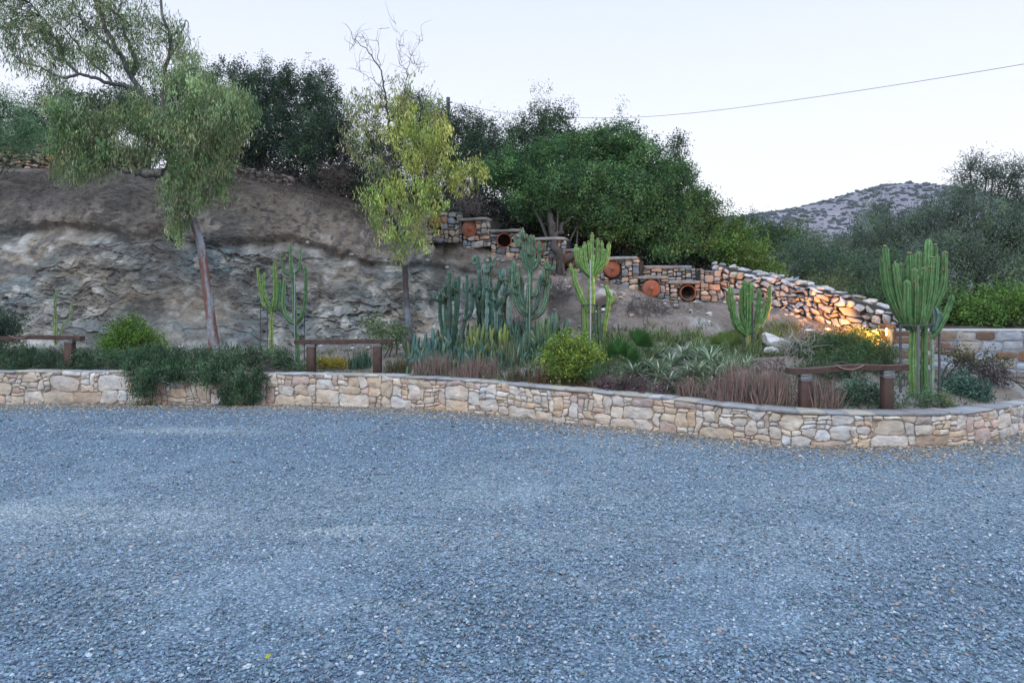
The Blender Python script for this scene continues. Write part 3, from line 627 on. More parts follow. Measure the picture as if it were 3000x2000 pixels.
# ------------------------------------------------------------------ foliage
def leaf_cloud(mb, C, Dr, L, Wd, col, rng, bend=.15):
    """one folded diamond per leaf: C centres, Dr directions"""
    n = len(C); L = np.broadcast_to(L, (n,))[:, None]; Wd = np.broadcast_to(Wd, (n,))[:, None]; Dr = nrm(Dr)
    S = nrm(np.cross(Dr, nrm(rng.normal(size=(n, 3))))); Nn = np.cross(Dr, S)
    b = C-Dr*L*.5; t = C+Dr*L*.5-Nn*L*bend; m = C+Nn*L*bend*.3
    V = np.stack([b, m+S*Wd*.5, t, m-S*Wd*.5], 1).reshape(-1, 3)
    i = np.arange(n)[:, None]*4; mb.add(V, np.concatenate([i, i+1, i+2, i+3], 1), np.repeat(col, 4, 0))
def lobe_clumps(lobes, rng, per, scatter=.3, hang=0., vol=.3, zmin=None):
    """lobes: (px, py, rx, ry, D, rD) ellipsoids -> clump centres"""
    out = []; idx = []
    E = [(W(a, b, D), np.array([rx/F*D, rD, ry/F*D])) for a, b, rx, ry, D, rD in lobes]
    for k, (c, r) in enumerate(E):
        area = (r[0]*r[2]+r[0]*r[1]+r[1]*r[2])/3*4*np.pi; n = max(6, int(area*per))
        d = nrm(rng.normal(size=(n, 3))); f = np.where(rng.uniform(size=n) < vol, rng.uniform(.3, .8, n), rng.normal(.95, .09, n))
        f *= 1+.34*fbm(d*2.6+k*7, 2, k)
        p = c+d*r*f[:, None]; ok = np.ones(n, bool)
        for j, (c2, r2) in enumerate(E):
            if j != k: ok &= ~((np.linalg.norm((p-c2)/r2, axis=1) < .68) & (rng.uniform(size=n) < .8))
        out.append(p[ok]); idx.append(np.full(ok.sum(), k))
    return np.concatenate(out), np.concatenate(idx), E
STY = {  # leaf length, width, clump radius, leaves per clump, direction mode
 'lentisk': (.056, .031, .17, 62, 'out'), 'olive': (.060, .021, .20, 60, 'up'), 'euc': (.12, .018, .20, 56, 'down'), 'yellow': (.10, .022, .15, 42, 'down'),
 'small': (.030, .017, .09, 40, 'out'), 'rosemary': (.050, .011, .10, 46, 'up'), 'trail': (.050, .012, .09, 50, 'down'), 'fine': (.07, .012, .16, 40, 'up')}
def foliage(mb, cen, rng, style, cols, jit=.3, lf=1., crownc=None, size=1.):
    L, Wd, R, N, mode = STY[style]; N = max(6, int(N*lf)); n = len(cen); L, Wd, R = L*size, Wd*size, R*size
    cols = np.asarray(cols, float); ci = rng.integers(0, len(cols), n); cc = cols[ci]*np.exp(jit*np.clip(rng.normal(size=(n, 1)), -2, 1.5))
    ax = nrm(rng.normal(size=(n, 3))+(np.array([0, 0, 1.2]) if mode in ('out', 'up') else np.array([0, 0, -2.2])))
    t = rng.uniform(-1, 1, (n, N, 1)); sz = rng.uniform(.6, 1.3, (n, 1, 1))
    P = cen[:, None]+ax[:, None]*t*R*1.15*sz+rng.normal(0, R*.42, (n, N, 3))*sz
    D = rng.normal(size=(n, N, 3))
    if mode == 'down': D = D*.38+np.array([0, 0, -1.])
    elif mode == 'up': D = D*.6+ax[:, None]*1.2
    else: D = D*.8+ax[:, None]*.8
    C = np.repeat(cc[:, None], N, 1)*np.exp(rng.normal(0, .14, (n, N, 1)))
    leaf_cloud(mb, P.reshape(-1, 3), D.reshape(-1, 3), L*rng.uniform(.7, 1.25, n*N), Wd*rng.uniform(.8, 1.2, n*N), C.reshape(-1, 3), rng)
def twigs_to(mb, skel, cen, rng, r0=.012, r1=.003, col=(.12, .10, .085), sag=.0, frac=1., sides=4):
    sk = np.asarray(skel)
    for c in cen:
        if rng.uniform() > frac: continue
        d = np.linalg.norm(sk-c, axis=1)+np.clip(sk[:, 2]-c[2], 0, None)*.6; s = sk[np.argmin(d)]; v = c-s; ln_ = np.linalg.norm(v)
        if ln_ < .05: continue
        mid = s+v*.5+rng.normal(0, .07*ln_, 3)+np.array([0, 0, .12*ln_-sag]); tube(mb, smooth_path([s, mid, c], 5), np.linspace(r0*(.5+ln_*.5), r1, 5), sides, col, cap=False)
def limb(mb, pts, r0, r1, col, n=None, sides=8, jit=.05, rng=RNG, wob=0.):
    """pts: (px, py, D)"""
    p = np.array([W(*q) for q in pts]); n = n or max(6, 4*len(pts)); P = smooth_path(p, n)
    if wob: P[1:-1] += rng.normal(0, wob, (n-2, 3))
    r = np.linspace(r0, r1, n); tube(mb, P, r, sides, col, jit=jit, rng=rng); return P
def bush(name, lobes, label, cat, style, cols, seed, per=16, lf=1., group=None, trunks=1, jit=.3, vol=.3, size=1., base_py=None, twig=.25, trunk_r=.045, bark=(.10, .085, .075), spr=0, foot=None, limbs=()):
    rng = np.random.default_rng(seed); cen, idx, E = lobe_clumps(lobes, rng, per*1.35 if per < 35 else per, vol=vol)
    c0_ = np.mean([c for c, r in E], 0); zb = min(c[2]-r[2] for c, r in E)
    base = np.array([c0_[0], c0_[1], zb-.05])
    try:
        px = 1500+F*c0_[0]/c0_[1]; gz = ground_pt(px, c0_[1])[2]; base[2] = min(gz, zb) if gz < zb+.3 else gz
    except Exception: pass
    if foot is not None: base = np.array(foot, float)
    root = thing(name, base, label, cat, group); mt = MB(); skel = []
    for t in range(trunks):
        for c, r in E[::max(1, len(E)//4)]:
            b = base+rng.normal(0, .12*trunks, 3)*np.array([1, 1, 0]); q = c+rng.normal(0, .15, 3)*r
            P = smooth_path([b, b+(q-b)*.45+rng.normal(0, .06, 3)+np.array([0, 0, .08]), q], 8); tube(mt, P, np.linspace(trunk_r, trunk_r*.3, 8), 6, bark, jit=.08, rng=rng); skel += list(P[2:])
    for pts, ra, rb in limbs: skel += list(limb(mt, pts, ra, rb, bark, rng=rng, wob=.03))
    twigs_to(mt, skel, cen, rng, col=bark, frac=twig)
    mt.build('trunk', M_BARK, root)
    if spr:                            # leading shoots that break the outline
        ex = []
        for k in range(spr):
            c, r = E[rng.integers(len(E))]; d = nrm(rng.normal(size=3)+np.array([0, -.2, 1.6])); s = c+d*r*.95
            hh = rng.uniform(.2, .65)*size
            for t in np.linspace(0, 1, 5): ex.append(s+nrm(d+np.array([0, 0, .6]))*t*hh)
        ex = np.array(ex); cen2 = ex+rng.normal(0, .03, ex.shape); mbx = cen2
    mf = MB(); foliage(mf, cen, rng, style, cols, lf=lf, jit=jit, size=size)
    if spr: foliage(mf, mbx, rng, style, cols, lf=lf*.3, jit=jit*.5, size=size*.75)
    mf.build('crown', M_LEAF, root, smooth=False); return root

DKG = [(.062, .098, .075), (.072, .115, .072), (.05, .08, .066), (.085, .14, .072)]
MIDG = [(.085, .18, .068), (.07, .145, .065), (.11, .21, .075), (.055, .11, .058), (.135, .25, .09)]
GREY = [(.105, .14, .11), (.13, .17, .13), (.085, .115, .095), (.105, .15, .09)]
BRI = [(.10, .19, .06), (.08, .16, .055), (.13, .22, .07)]
GB = 'evergreen trees on the bank top'
GH = 'bushes behind the dry-stone wall'
bush('evergreen_tree', [(215, 350, 110, 75, 22.5, 1.1), (330, 320, 90, 60, 23, 1.), (120, 400, 70, 60, 22, .9)], 'dark evergreen tree behind the lower left eucalyptus branches', 'tree', 'lentisk', DKG, 101, per=11, group=GB, size=1.15)
bush('evergreen_tree', [(470, 330, 110, 80, 23, 1.2), (570, 300, 80, 90, 23.5, 1.1), (560, 420, 110, 70, 22.4, 1.)], 'dark evergreen tree seen through the middle of the eucalyptus crown', 'tree', 'lentisk', DKG, 102, per=10, group=GB, size=1.15)
bush('evergreen_tree', [(700, 265, 75, 72, 21.4, 1.0), (790, 275, 70, 70, 21.2, .9), (720, 370, 85, 80, 20.8, 1.1), (800, 400, 80, 70, 20.6, 1.0), (700, 460, 80, 50, 20.8, .9)], 'tall dark evergreen right of the eucalyptus crown', 'tree', 'lentisk', DKG, 103, per=13, group=GB, spr=18, size=1.1)
bush('evergreen_tree', [(880, 290, 70, 85, 21.0, .9), (950, 300, 52, 80, 21.0, .8), (890, 400, 80, 70, 20.6, 1.0), (960, 390, 60, 60, 20.4, .8), (905, 450, 75, 45, 20.2, .8)], 'dark evergreen with ragged top left of the yellow-leaved tree', 'tree', 'lentisk', DKG+[(.06, .11, .055)], 104, per=13, group=GB, spr=20, size=1.1)
bush('evergreen_tree', [(1245, 360, 75, 62, 21, .8), (1200, 335, 55, 50, 21, .7), (1290, 400, 70, 70, 20.5, .8), (1230, 450, 80, 60, 20.2, .8)], 'dark evergreen behind the yellow-leaved tree crown', 'tree', 'lentisk', DKG, 105, per=12, group=GB, spr=4)
bush('evergreen_tree', [(1365, 390, 62, 58, 20.4, .8), (1420, 410, 55, 55, 20.0, .8), (1400, 470, 80, 64, 19.6, .9), (1330, 490, 70, 55, 20, .8), (1450, 480, 60, 60, 18.6, .7)], 'dull green evergreen below the overhead cable, right of the utility pole', 'tree', 'lentisk', [(.06, .10, .06), (.05, .08, .055)], 106, per=12, group=GB, spr=5)
bush('evergreen_tree', [(1600, 375, 75, 70, 18.6, .8), (1545, 420, 70, 60, 18.4, .8), (1650, 400, 50, 60, 18.6, .7), (1500, 440, 60, 60, 18.2, .8)], 'tall grey-green tree whose loose top crosses the overhead cable', 'tree', 'lentisk', [(.065, .11, .06), (.055, .09, .06), (.08, .13, .06)], 107, per=11, group=GB, spr=20, vol=.45)
BIG1 = [(1560, 520, 95, 62, 16.4, .9), (1490, 500, 60, 50, 16.4, .7), (1650, 465, 85, 55, 16.6, .9), (1640, 560, 100, 62, 15.9, 1.0), (1570, 590, 70, 50, 16.0, .7), (1700, 620, 75, 55, 15.8, .8), (1760, 540, 70, 60, 16.2, .9)]
bush('mastic_tree', BIG1, 'big spreading green tree with leaning trunk above the clay beehives', 'tree', 'lentisk', MIDG, 108, per=24, lf=1.05, group=GB, vol=.2, trunk_r=.03, spr=24, foot=W(1645, 805, 14.5), bark=(.065, .058, .052), limbs=[([(1648, 815, 14.5), (1640, 775, 14.5), (1628, 720, 14.6), (1618, 660, 15.0), (1600, 600, 15.6)], .10, .06), ([(1645, 790, 14.5), (1672, 752, 14.6), (1710, 730, 14.8), (1760, 700, 15.3)], .07, .045), ([(1625, 700, 14.7), (1660, 650, 15.2), (1700, 600, 15.8)], .05, .03)])
BIG2 = [(1820, 430, 75, 52, 17.0, .8), (1760, 430, 60, 45, 17.0, .7), (1880, 490, 85, 62, 16.6, .9), (1960, 560, 75, 65, 16.4, .9), (1860, 590, 95, 66, 16.0, 1.0), (1970, 650, 80, 60, 16.0, .9), (1890, 670, 80, 50, 15.8, .8), (2040, 620, 50, 50, 16.4, .7), (1780, 650, 60, 48, 15.6, .7)]
bush('mastic_tree', BIG2, 'broad rounded green tree at the right of the bank, sloping down to the hedge', 'tree', 'lentisk', MIDG, 109, per=24, lf=1.05, group=GB, vol=.2, trunk_r=.08, spr=26)
bush('slender_shoot_tree', [(1985, 430, 20, 38, 17.2, .25), (1980, 480, 22, 30, 17.1, .25)], 'narrow sprig standing above the broad green tree against the sky', 'tree', 'lentisk', DKG, 110, per=26, lf=.6, trunk_r=.02)
bush('evergreen_shrub', [(1500, 620, 90, 60, 18.6, .6), (1640, 670, 110, 60, 18.0, .5), (1800, 700, 110, 50, 17.2, .5)], 'dark fill scrub added as the dense shade under the big spreading trees', 'shrub', 'lentisk', DKG, 111, per=10, lf=1.)  # dark shrubs added behind the crowns to give the dense shade there
bush('evergreen_shrub', [(1000, 430, 60, 70, 20.6, .6), (1010, 490, 70, 55, 20.4, .6), (1080, 480, 70, 70, 20.0, .6), (1130, 420, 60, 60, 20.4, .6), (1180, 520, 80, 60, 19.4, .6), (1290, 560, 80, 50, 18.6, .6), (1400, 580, 60, 45, 18.0, .6)], 'dark scrub on the bank crest behind the yellow-leaved tree', 'shrub', 'lentisk', [(.04, .055, .042), (.06, .055, .045)], 112, per=12)
bush('evergreen_shrub', [(2000, 715, 50, 32, 15.4, .5), (1940, 735, 40, 24, 15.2, .4)], 'low green bush behind the stone ledge above the two lowest clay beehives', 'shrub', 'lentisk', MIDG, 113, per=22)
for k_, (a_, b_, D_) in enumerate([(620, 470, 22), (760, 490, 21.6), (900, 505, 21.2), (1020, 530, 20.8), (1150, 555, 20.2), (1290, 590, 19.4), (1420, 610, 18.8), (1560, 650, 18.2), (1700, 690, 17.6), (1850, 720, 17.2), (1980, 735, 17.0)]):  # fill shrubs added against the sky gaps, with shade put into the leaf colours
    bush('thicket_shrub', [(a_-40, b_+20, 70, 46, D_-.9, .7), (a_+50, b_+26, 70, 42, D_-1.1, .7)], 'shade-coloured fill shrub of the bank-top thicket, '+['first from the left', 'second from the left', 'third from the left', 'left of the yellow-leaved tree', 'behind the yellow-leaved tree', 'above the first clay beehive', 'above the upper open pipe', 'left of the leaning trunk', 'right of the leaning trunk', 'above the two lowest beehives', 'last on the right'][k_], 'shrub', 'lentisk', [(.045, .06, .048), (.055, .07, .05), (.06, .055, .045)], 700+k_, per=9, lf=1., group='thicket shrubs under the bank-top trees', size=1.3)
for i, (lb, st_, cs, lobes, pr) in enumerate([
  ('bright green bush at the top end of the dry-stone wall', 'lentisk', BRI, [(2110, 690, 70, 60, 16.4, .7), (2170, 730, 70, 50, 16.0, .7), (2080, 740, 50, 40, 15.6, .5)], 20),
  ('dark green bush on the skyline right of the big tree', 'lentisk', DKG+[(.06, .11, .055)], [(2200, 690, 70, 45, 18.5, .8), (2290, 710, 70, 40, 18.4, .8)], 15),
  ('yellow-green bush low behind the upper half of the dry-stone wall', 'lentisk', [(.12, .17, .055), (.09, .14, .05)], [(2190, 770, 55, 40, 15.4, .5), (2250, 800, 45, 34, 14.9, .5)], 20),
  ('dense dark bush above the middle of the dry-stone wall', 'olive', DKG, [(2350, 780, 90, 66, 17.0, .9), (2440, 800, 80, 56, 16.4, .8)], 18),
  ('grassy olive-coloured bush drooping onto the stones above the lamp-lit patch', 'fine', [(.11, .13, .06), (.085, .11, .06)], [(2440, 840, 75, 38, 14.8, .5), (2520, 860, 60, 34, 14.3, .5)], 22),
  ('dark bush directly behind the tall cactus arms', 'olive', DKG+[(.05, .09, .045)], [(2560, 810, 70, 70, 15.0, .7), (2620, 850, 60, 55, 14.4, .7), (2540, 870, 40, 30, 14, .4)], 20),
  ('grey-green bush on the skyline between hill and olive tree', 'olive', GREY, [(2520, 730, 80, 58, 18.5, .9), (2600, 680, 90, 70, 18.2, .9), (2690, 690, 80, 70, 18, .9)], 17),
  ('wide grey olive bush at the right behind the tall cactus', 'olive', GREY, [(2800, 650, 90, 80, 17, 1.), (2880, 700, 100, 100, 16.6, 1.), (2790, 760, 90, 80, 16.2, .9), (2700, 780, 80, 80, 16.4, .9)], 17),
  ('grey olive bush at the right edge above the mortared wall', 'olive', GREY, [(2980, 690, 80, 100, 16.6, 1.), (3080, 700, 90, 110, 16.8, 1.), (2960, 810, 80, 60, 15.6, .8)], 17),
  ('bright green low bush above the mortared wall at the right edge', 'lentisk', BRI, [(2930, 895, 70, 38, 13.2, .6), (3020, 890, 70, 42, 13.2, .6), (2850, 920, 60, 34, 12.9, .5)], 26),
  ('darker low bush behind the mortared wall beside the cactus stems', 'lentisk', [(.05, .09, .05), (.07, .12, .055)], [(2740, 900, 60, 50, 13.6, .6), (2800, 890, 50, 50, 13.6, .6), (2680, 910, 50, 50, 13.4, .5)], 20),
  ('pale far bush on the slope below the bare hill', 'olive', [(.12, .15, .09), (.10, .13, .08)], [(2340, 690, 45, 38, 27, .9), (2380, 715, 40, 30, 26.6, .9)], 10)]):
    bush('hedge_bush', lobes, lb, 'bush', st_, [tuple(np.array(c)*(1.4 if c[1] < .16 else 1.0)*np.array([1.06, 1.03, .8 if st_ == 'lentisk' else 1.0])) for c in cs], 200+i, per=pr, group=GH, twig=.15, spr=4)
bush('olive_tree', [(2900, 520, 75, 55, 17.6, .9), (2850, 500, 55, 45, 17.8, .7), (2970, 530, 70, 60, 17.4, .9), (2830, 560, 40, 30, 17.6, .5), (2980, 600, 60, 40, 17.2, .6)], 'airy olive tree against the sky at the upper right edge', 'tree', 'olive', GREY+[(.10, .13, .10)], 230, per=13, lf=.62, vol=.5, twig=.9, trunks=2, trunk_r=.05)
for i, (px, py, h) in enumerate([(2580, 600, 70), (2712, 600, 60)]):
    bush('cypress', [(px, py+h*.35, 17, h*.5, 19.5, .18), (px, py+h*.75, 26, h*.35, 19.5, .25)], ['dark pointed conifer tip against the hill, left one of two', 'dark pointed conifer tip against the hill, right one of two'][i], 'conifer', 'olive', DKG, 240+i, per=26, lf=.8, group='conifers on the skyline', trunk_r=.03)
# feathery bush at the left edge
bush('feathery_bush', [(10, 345, 80, 65, 12.5, .6), (-60, 380, 120, 100, 12.5, .8), (60, 385, 60, 45, 12.8, .5)], 'soft feathery green bush cut by the left edge of the picture', 'bush', 'fine', [(.16, .27, .14), (.19, .31, .16), (.13, .22, .12)], 250, per=40, size=1.1, trunk_r=.03, foot=(-11.8, 12.9, .7))

# ------------------------------------------------------------------ eucalyptus
rng = np.random.default_rng(300); D0 = 15.0
root = thing('eucalyptus_tree', ground_pt(625, D0), 'large eucalyptus with leaning peeling trunk and drooping green foliage, filling the upper left', 'tree')
EB = np.array([.20, .13, .115]); GB_ = np.array([.17, .17, .18])
mt = MB()
p = [(628, 1050, D0), (625, 1000, D0), (612, 900, D0), (601, 810, D0), (588, 725, D0), (566, 645, D0), (538, 585, D0), (510, 530, D0), (495, 450, D0), (480, 360, D0)]
P = smooth_path([W(*q) for q in p], 60); P[:, 0] += .02*fbm(np.stack([P[:, 2]*1.8, 0*P[:, 0], 0*P[:, 0]], -1), 2, 3); V0 = P
nn = fbm(np.stack([P[:, 0]*3, P[:, 1], P[:, 2]*1.2], -1), 3, 5)
sides = 18; a = np.arange(sides)*2*np.pi/sides
pat = fbm(np.stack([np.repeat(P[:, 2:3]*1.7, sides, 1), np.tile(np.cos(a)*1.2, (60, 1)), np.tile(np.sin(a)*1.2, (60, 1))], -1), 4, 8)
bc = mixc(np.array([.31, .32, .35]), np.array([.215, .115, .10]), (pat+.36)*3.2); zf = np.clip((P[:, 2]-3.4)/.8, 0, 1)[:, None]
bc = bc*(1-zf[..., None])+np.array([.13, .12, .125])*zf[..., None]
tube(mt, P, np.interp(np.arange(60), [0, 8, 35, 59], [.125, .10, .085, .065]), sides, bc, jit=.02, rng=rng); mt.build('trunk', M_BARK, root)
mt = MB(); sk = list(P[35:]); bcol = np.array([.125, .115, .12])
for pts, r0, r1 in [
  ([(490, 420, D0), (455, 320, D0), (417, 275, D0), (382, 222, D0-.1), (352, 160, D0-.2), (300, 60, D0-.2), (260, -40, D0-.2)], .07, .03),
  ([(484, 380, D0), (482, 290, D0+.2), (484, 200, D0+.3), (501, 145, D0+.3), (492, 80, D0+.3), (474, 30, D0+.3), (465, -60, D0+.3)], .055, .022),
  ([(384, 226, D0), (398, 184, D0), (382, 140, D0+.2), (367, 96, D0+.2), (352, 50, D0+.2), (310, 20, D0+.2), (250, -40, D0+.2)], .05, .02),
  ([(400, 262, D0), (329, 245, D0-.3), (275, 230, D0-.5), (225, 217, D0-.6), (199, 228, D0-.7), (164, 222, D0-.8), (115, 195, D0-.9), (60, 185, D0-1)], .05, .012),
  ([(228, 217, D0-.6), (195, 180, D0-.5), (172, 130, D0-.5), (140, 70, D0-.4), (100, 20, D0-.4), (60, -40, D0-.4)], .035, .012),
  ([(329, 245, D0-.3), (250, 160, D0-.1), (180, 80, D0), (130, 20, D0)], .03, .01),
  ([(498, 470, D0), (470, 515, D0-.2), (440, 516, D0-.4), (385, 505, D0-.6), (335, 490, D0-.7), (310, 430, D0-.8), (306, 350, D0-.9), (280, 310, D0-.9)], .04, .012),
  ([(335, 490, D0-.7), (270, 420, D0-.8), (210, 370, D0-.9), (170, 350, D0-.9)], .025, .01),
  ([(492, 440, D0), (540, 360, D0-.3), (590, 300, D0-.5), (640, 290, D0-.6), (700, 330, D0-.7)], .045, .012),
  ([(480, 350, D0), (530, 250, D0-.2), (560, 200, D0-.3), (600, 210, D0-.4)], .035, .01),
  ([(484, 200, D0+.3), (520, 130, D0+.3), (545, 60, D0+.3), (560, 120, D0+.3)], .025, .008),
  ([(352, 160, D0-.2), (290, 110, D0-.4), (230, 40, D0-.5), (200, -30, D0-.5)], .03, .01),
  ([(515, 540, D0), (560, 500, D0-.3), (620, 470, D0-.4), (660, 500, D0-.5)], .03, .01),
  ([(540, 590, D0), (520, 590, D0-.3), (510, 640, D0-.4)], .018, .007)]:
    P2 = limb(mt, pts, r0, r1, bcol, rng=rng, wob=.015); sk += list(P2[2:])
ELOB = [  # dense hanging masses
 (560, 235, 75, 55, D0-.4, .5), (610, 300, 85, 75, D0-.6, .6), (680, 340, 70, 70, D0-.7, .5), (560, 370, 90, 75, D0-.6, .6), (630, 430, 75, 75, D0-.6, .6), (560, 480, 75, 60, D0-.5, .5),
 (640, 520, 45, 50, D0-.5, .4), (520, 560, 42, 55, D0-.5, .35), (518, 660, 30, 62, D0-.4, .25), (590, 580, 40, 35, D0-.5, .3), (720, 330, 40, 45, D0-.7, .3),
 (410, 330, 55, 50, D0-.5, .45), (440, 410, 55, 55, D0-.6, .4), (400, 450, 50, 45, D0-.7, .4),
 (200, 340, 70, 50, D0-.9, .5), (270, 400, 75, 60, D0-.9, .5), (190, 430, 60, 55, D0-.9, .5), (240, 490, 60, 45, D0-.9, .45), (310, 470, 55, 50, D0-.8, .4), (330, 360, 55, 45, D0-.8, .4)]
ESP = [  # open upper canopy
 (60, 60, 100, 80, D0-.5, .7), (150, 120, 90, 70, D0-.6, .7), (230, 60, 90, 70, D0-.3, .8), (330, 60, 90, 80, D0, .8), (420, 90, 70, 90, D0+.1, .7), (500, 110, 55, 80, D0+.2, .6), (540, 170, 40, 60, D0+.1, .5),
 (300, 160, 80, 60, D0-.3, .7), (220, 180, 80, 50, D0-.5, .6), (120, 190, 70, 45, D0-.8, .6), (60, 130, 70, 60, D0-.7, .6), (380, 180, 60, 60, D0, .6), (170, 255, 70, 35, D0-.7, .4), (440, 210, 50, 60, D0, .5), (100, -30, 120, 60, D0-.4, .7), (300, -40, 150, 60, D0, .8), (0, 20, 80, 80, D0-.5, .6)]
ECOL = [(.23, .32, .14), (.19, .29, .12), (.26, .34, .18), (.14, .22, .10), (.28, .29, .15)]
c1_, _, _ = lobe_clumps(ELOB, rng, 15, vol=.5); c2_, _, _ = lobe_clumps(ESP, rng, 9.5, vol=.85)
twigs_to(mt, sk, c1_, rng, col=bcol, frac=.35, r0=.010, r1=.003); twigs_to(mt, sk, c2_, rng, col=bcol, frac=.85, r0=.011, r1=.003)
mt.build('branches', M_BARK, root)
mf = MB(); foliage(mf, c1_, rng, 'euc', ECOL, lf=1.0, jit=.4); foliage(mf, c2_, rng, 'euc', [tuple(np.array(c)*np.array([.85, .85, .85])) for c in ECOL], lf=.6, size=.95)
k = rng.integers(0, len(c1_), 60); foliage(mf, c1_[k], rng, 'euc', [(.22, .12, .07), (.18, .12, .08)], lf=.25)
mf.build('crown', M_LEAF, root, smooth=False)

# ------------------------------------------------------------------ slender yellow-leaved tree
rng = np.random.default_rng(310); D1 = 14.2
root = thing('yellow_leaved_tree', ground_pt(1197, D1), 'slender tree with yellow-green leaves and bare top twigs before the cliff', 'tree')
mt = MB(); gcol = np.array([.17, .165, .175]); n = 40
P = smooth_path([W(*q) for q in [(1200, 1010, D1), (1196, 930, D1), (1190, 860, D1), (1187, 800, D1), (1186, 750, D1), (1180, 700, D1), (1168, 640, D1)]], n)
pc = mixc(np.array([.26, .30, .36]), np.array([.07, .06, .06]), (fbm(np.stack([P[:, 2]*2.2, 0*P[:, 0], 0*P[:, 0]], -1), 3, 2)+.05)*4)
tube(mt, P, np.interp(np.arange(n), [0, 8, 39], [.095, .062, .052]), 12, pc, jit=.05, rng=rng); sk = list(P[25:]); mt.build('trunk', M_BARK, root)
mt = MB(); dk = np.array([.085, .075, .078])
for pts, r0, r1 in [
  ([(1169, 645, D1), (1167, 540, D1), (1152, 463, D1), (1143, 400, D1), (1136, 314, D1), (1128, 272, D1), (1113, 203, D1), (1071, 142, D1), (1032, 107, D1), (1012, 70, D1)], .045, .006),
  ([(1128, 272, D1), (1101, 240, D1), (1060, 215, D1), (1026, 198, D1)], .014, .004), ([(1113, 203, D1), (1108, 140, D1), (1110, 85, D1)], .012, .004),
  ([(1140, 360, D1), (1170, 320, D1+.1), (1182, 291, D1+.2), (1193, 215, D1+.2), (1212, 146, D1+.2), (1239, 119, D1+.2)], .02, .004),
  ([(1193, 215, D1+.2), (1172, 180, D1+.2), (1170, 120, D1+.2), (1160, 70, D1+.2)], .010, .003), ([(1090, 165, D1), (1075, 120, D1), (1058, 100, D1)], .008, .003),
  ([(1032, 107, D1), (1040, 130, D1), (1025, 150, D1)], .006, .003), ([(1202, 185, D1+.2), (1215, 190, D1+.2), (1232, 210, D1+.2)], .006, .003),
  ([(1175, 690, D1), (1150, 640, D1-.1), (1117, 590, D1-.2), (1078, 502, D1-.3), (1040, 450, D1-.3), (1000, 400, D1-.3)], .035, .008),
  ([(1100, 560, D1-.2), (1060, 530, D1-.3), (1020, 525, D1-.4), (960, 480, D1-.4)], .012, .004),
  ([(1180, 700, D1), (1200, 640, D1-.1), (1250, 590, D1-.2), (1308, 559, D1-.3), (1350, 520, D1-.3), (1400, 505, D1-.3)], .03, .008),
  ([(1160, 500, D1), (1210, 450, D1-.1), (1260, 400, D1-.2), (1300, 360, D1-.2)], .022, .006), ([(1150, 450, D1), (1110, 400, D1), (1080, 340, D1), (1060, 300, D1)], .018, .005),
  ([(1165, 560, D1), (1150, 500, D1-.3), (1120, 440, D1-.3)], .016, .005)]:
    kk = .7 if pts[-1][1] < 215 else 1.; P2 = limb(mt, pts, r0*(1 if r0 > .04 else kk), r1*kk*.7, dk, rng=rng, wob=.02, sides=6); sk += list(P2[1:])
Y1 = [(1170, 330, 62, 50, D1, .4), (1200, 400, 75, 60, D1-.1, .45), (1275, 370, 40, 40, D1-.2, .3), (1280, 430, 55, 45, D1-.2, .4), (1220, 480, 80, 45, D1-.2, .45), (1380, 505, 45, 34, D1-.3, .3), (1330, 530, 50, 42, D1-.3, .35)]
Y2 = [(1250, 565, 52, 42, D1-.2, .4), (1270, 610, 50, 45, D1-.2, .4), (1190, 635, 40, 38, D1-.3, .35), (1160, 700, 45, 35, D1-.3, .3), (1130, 590, 50, 40, D1-.3, .3), (1080, 570, 28, 30, D1-.3, .25), (1110, 640, 40, 28, D1-.2, .3), (1215, 700, 38, 30, D1-.2, .3), (1170, 560, 60, 45, D1-.2, .4), (1170, 745, 30, 25, D1-.1, .2)]
Y3 = [(1050, 330, 55, 50, D1, .4), (1100, 300, 50, 40, D1, .4), (1080, 400, 60, 45, D1, .4), (1040, 410, 45, 40, D1-.1, .3), (1100, 470, 50, 45, D1-.1, .35), (1185, 260, 45, 45, D1+.1, .3), (1250, 320, 40, 40, D1, .3)]
ca, _, _ = lobe_clumps(Y1, rng, 15, vol=.55); cb, _, _ = lobe_clumps(Y2, rng, 13, vol=.6); cc3, _, _ = lobe_clumps(Y3, rng, 12, vol=.6)
for c_, fr in ((ca, .5), (cb, .5), (cc3, .9)): twigs_to(mt, sk, c_, rng, col=dk, frac=fr, r0=.008, r1=.0025)
for k in range(230):                    # bare top twigs
    s = sk[rng.integers(len(sk))]
    if s[2] < 5.6: continue
    d = nrm(rng.normal(size=3)*.7+np.array([0, 0, 1])); L_ = rng.uniform(.15, .5); tube(mt, smooth_path([s, s+d*L_*.5+rng.normal(0, .04, 3), s+d*L_+rng.normal(0, .08, 3)], 5), np.linspace(.0045, .0015, 5), 4, dk, cap=False)
mt.build('branches', M_BARK, root)
mf = MB(); foliage(mf, ca, rng, 'yellow', [(.46, .50, .13), (.38, .45, .12), (.50, .50, .18), (.28, .37, .10)], lf=.8)
foliage(mf, cb, rng, 'yellow', [(.32, .42, .12), (.25, .36, .11), (.40, .43, .13)], lf=.8); foliage(mf, cc3, rng, 'yellow', [(.28, .34, .13), (.18, .25, .11), (.32, .31, .16)], lf=.55)
mf.build('crown', M_LEAF, root, smooth=False)

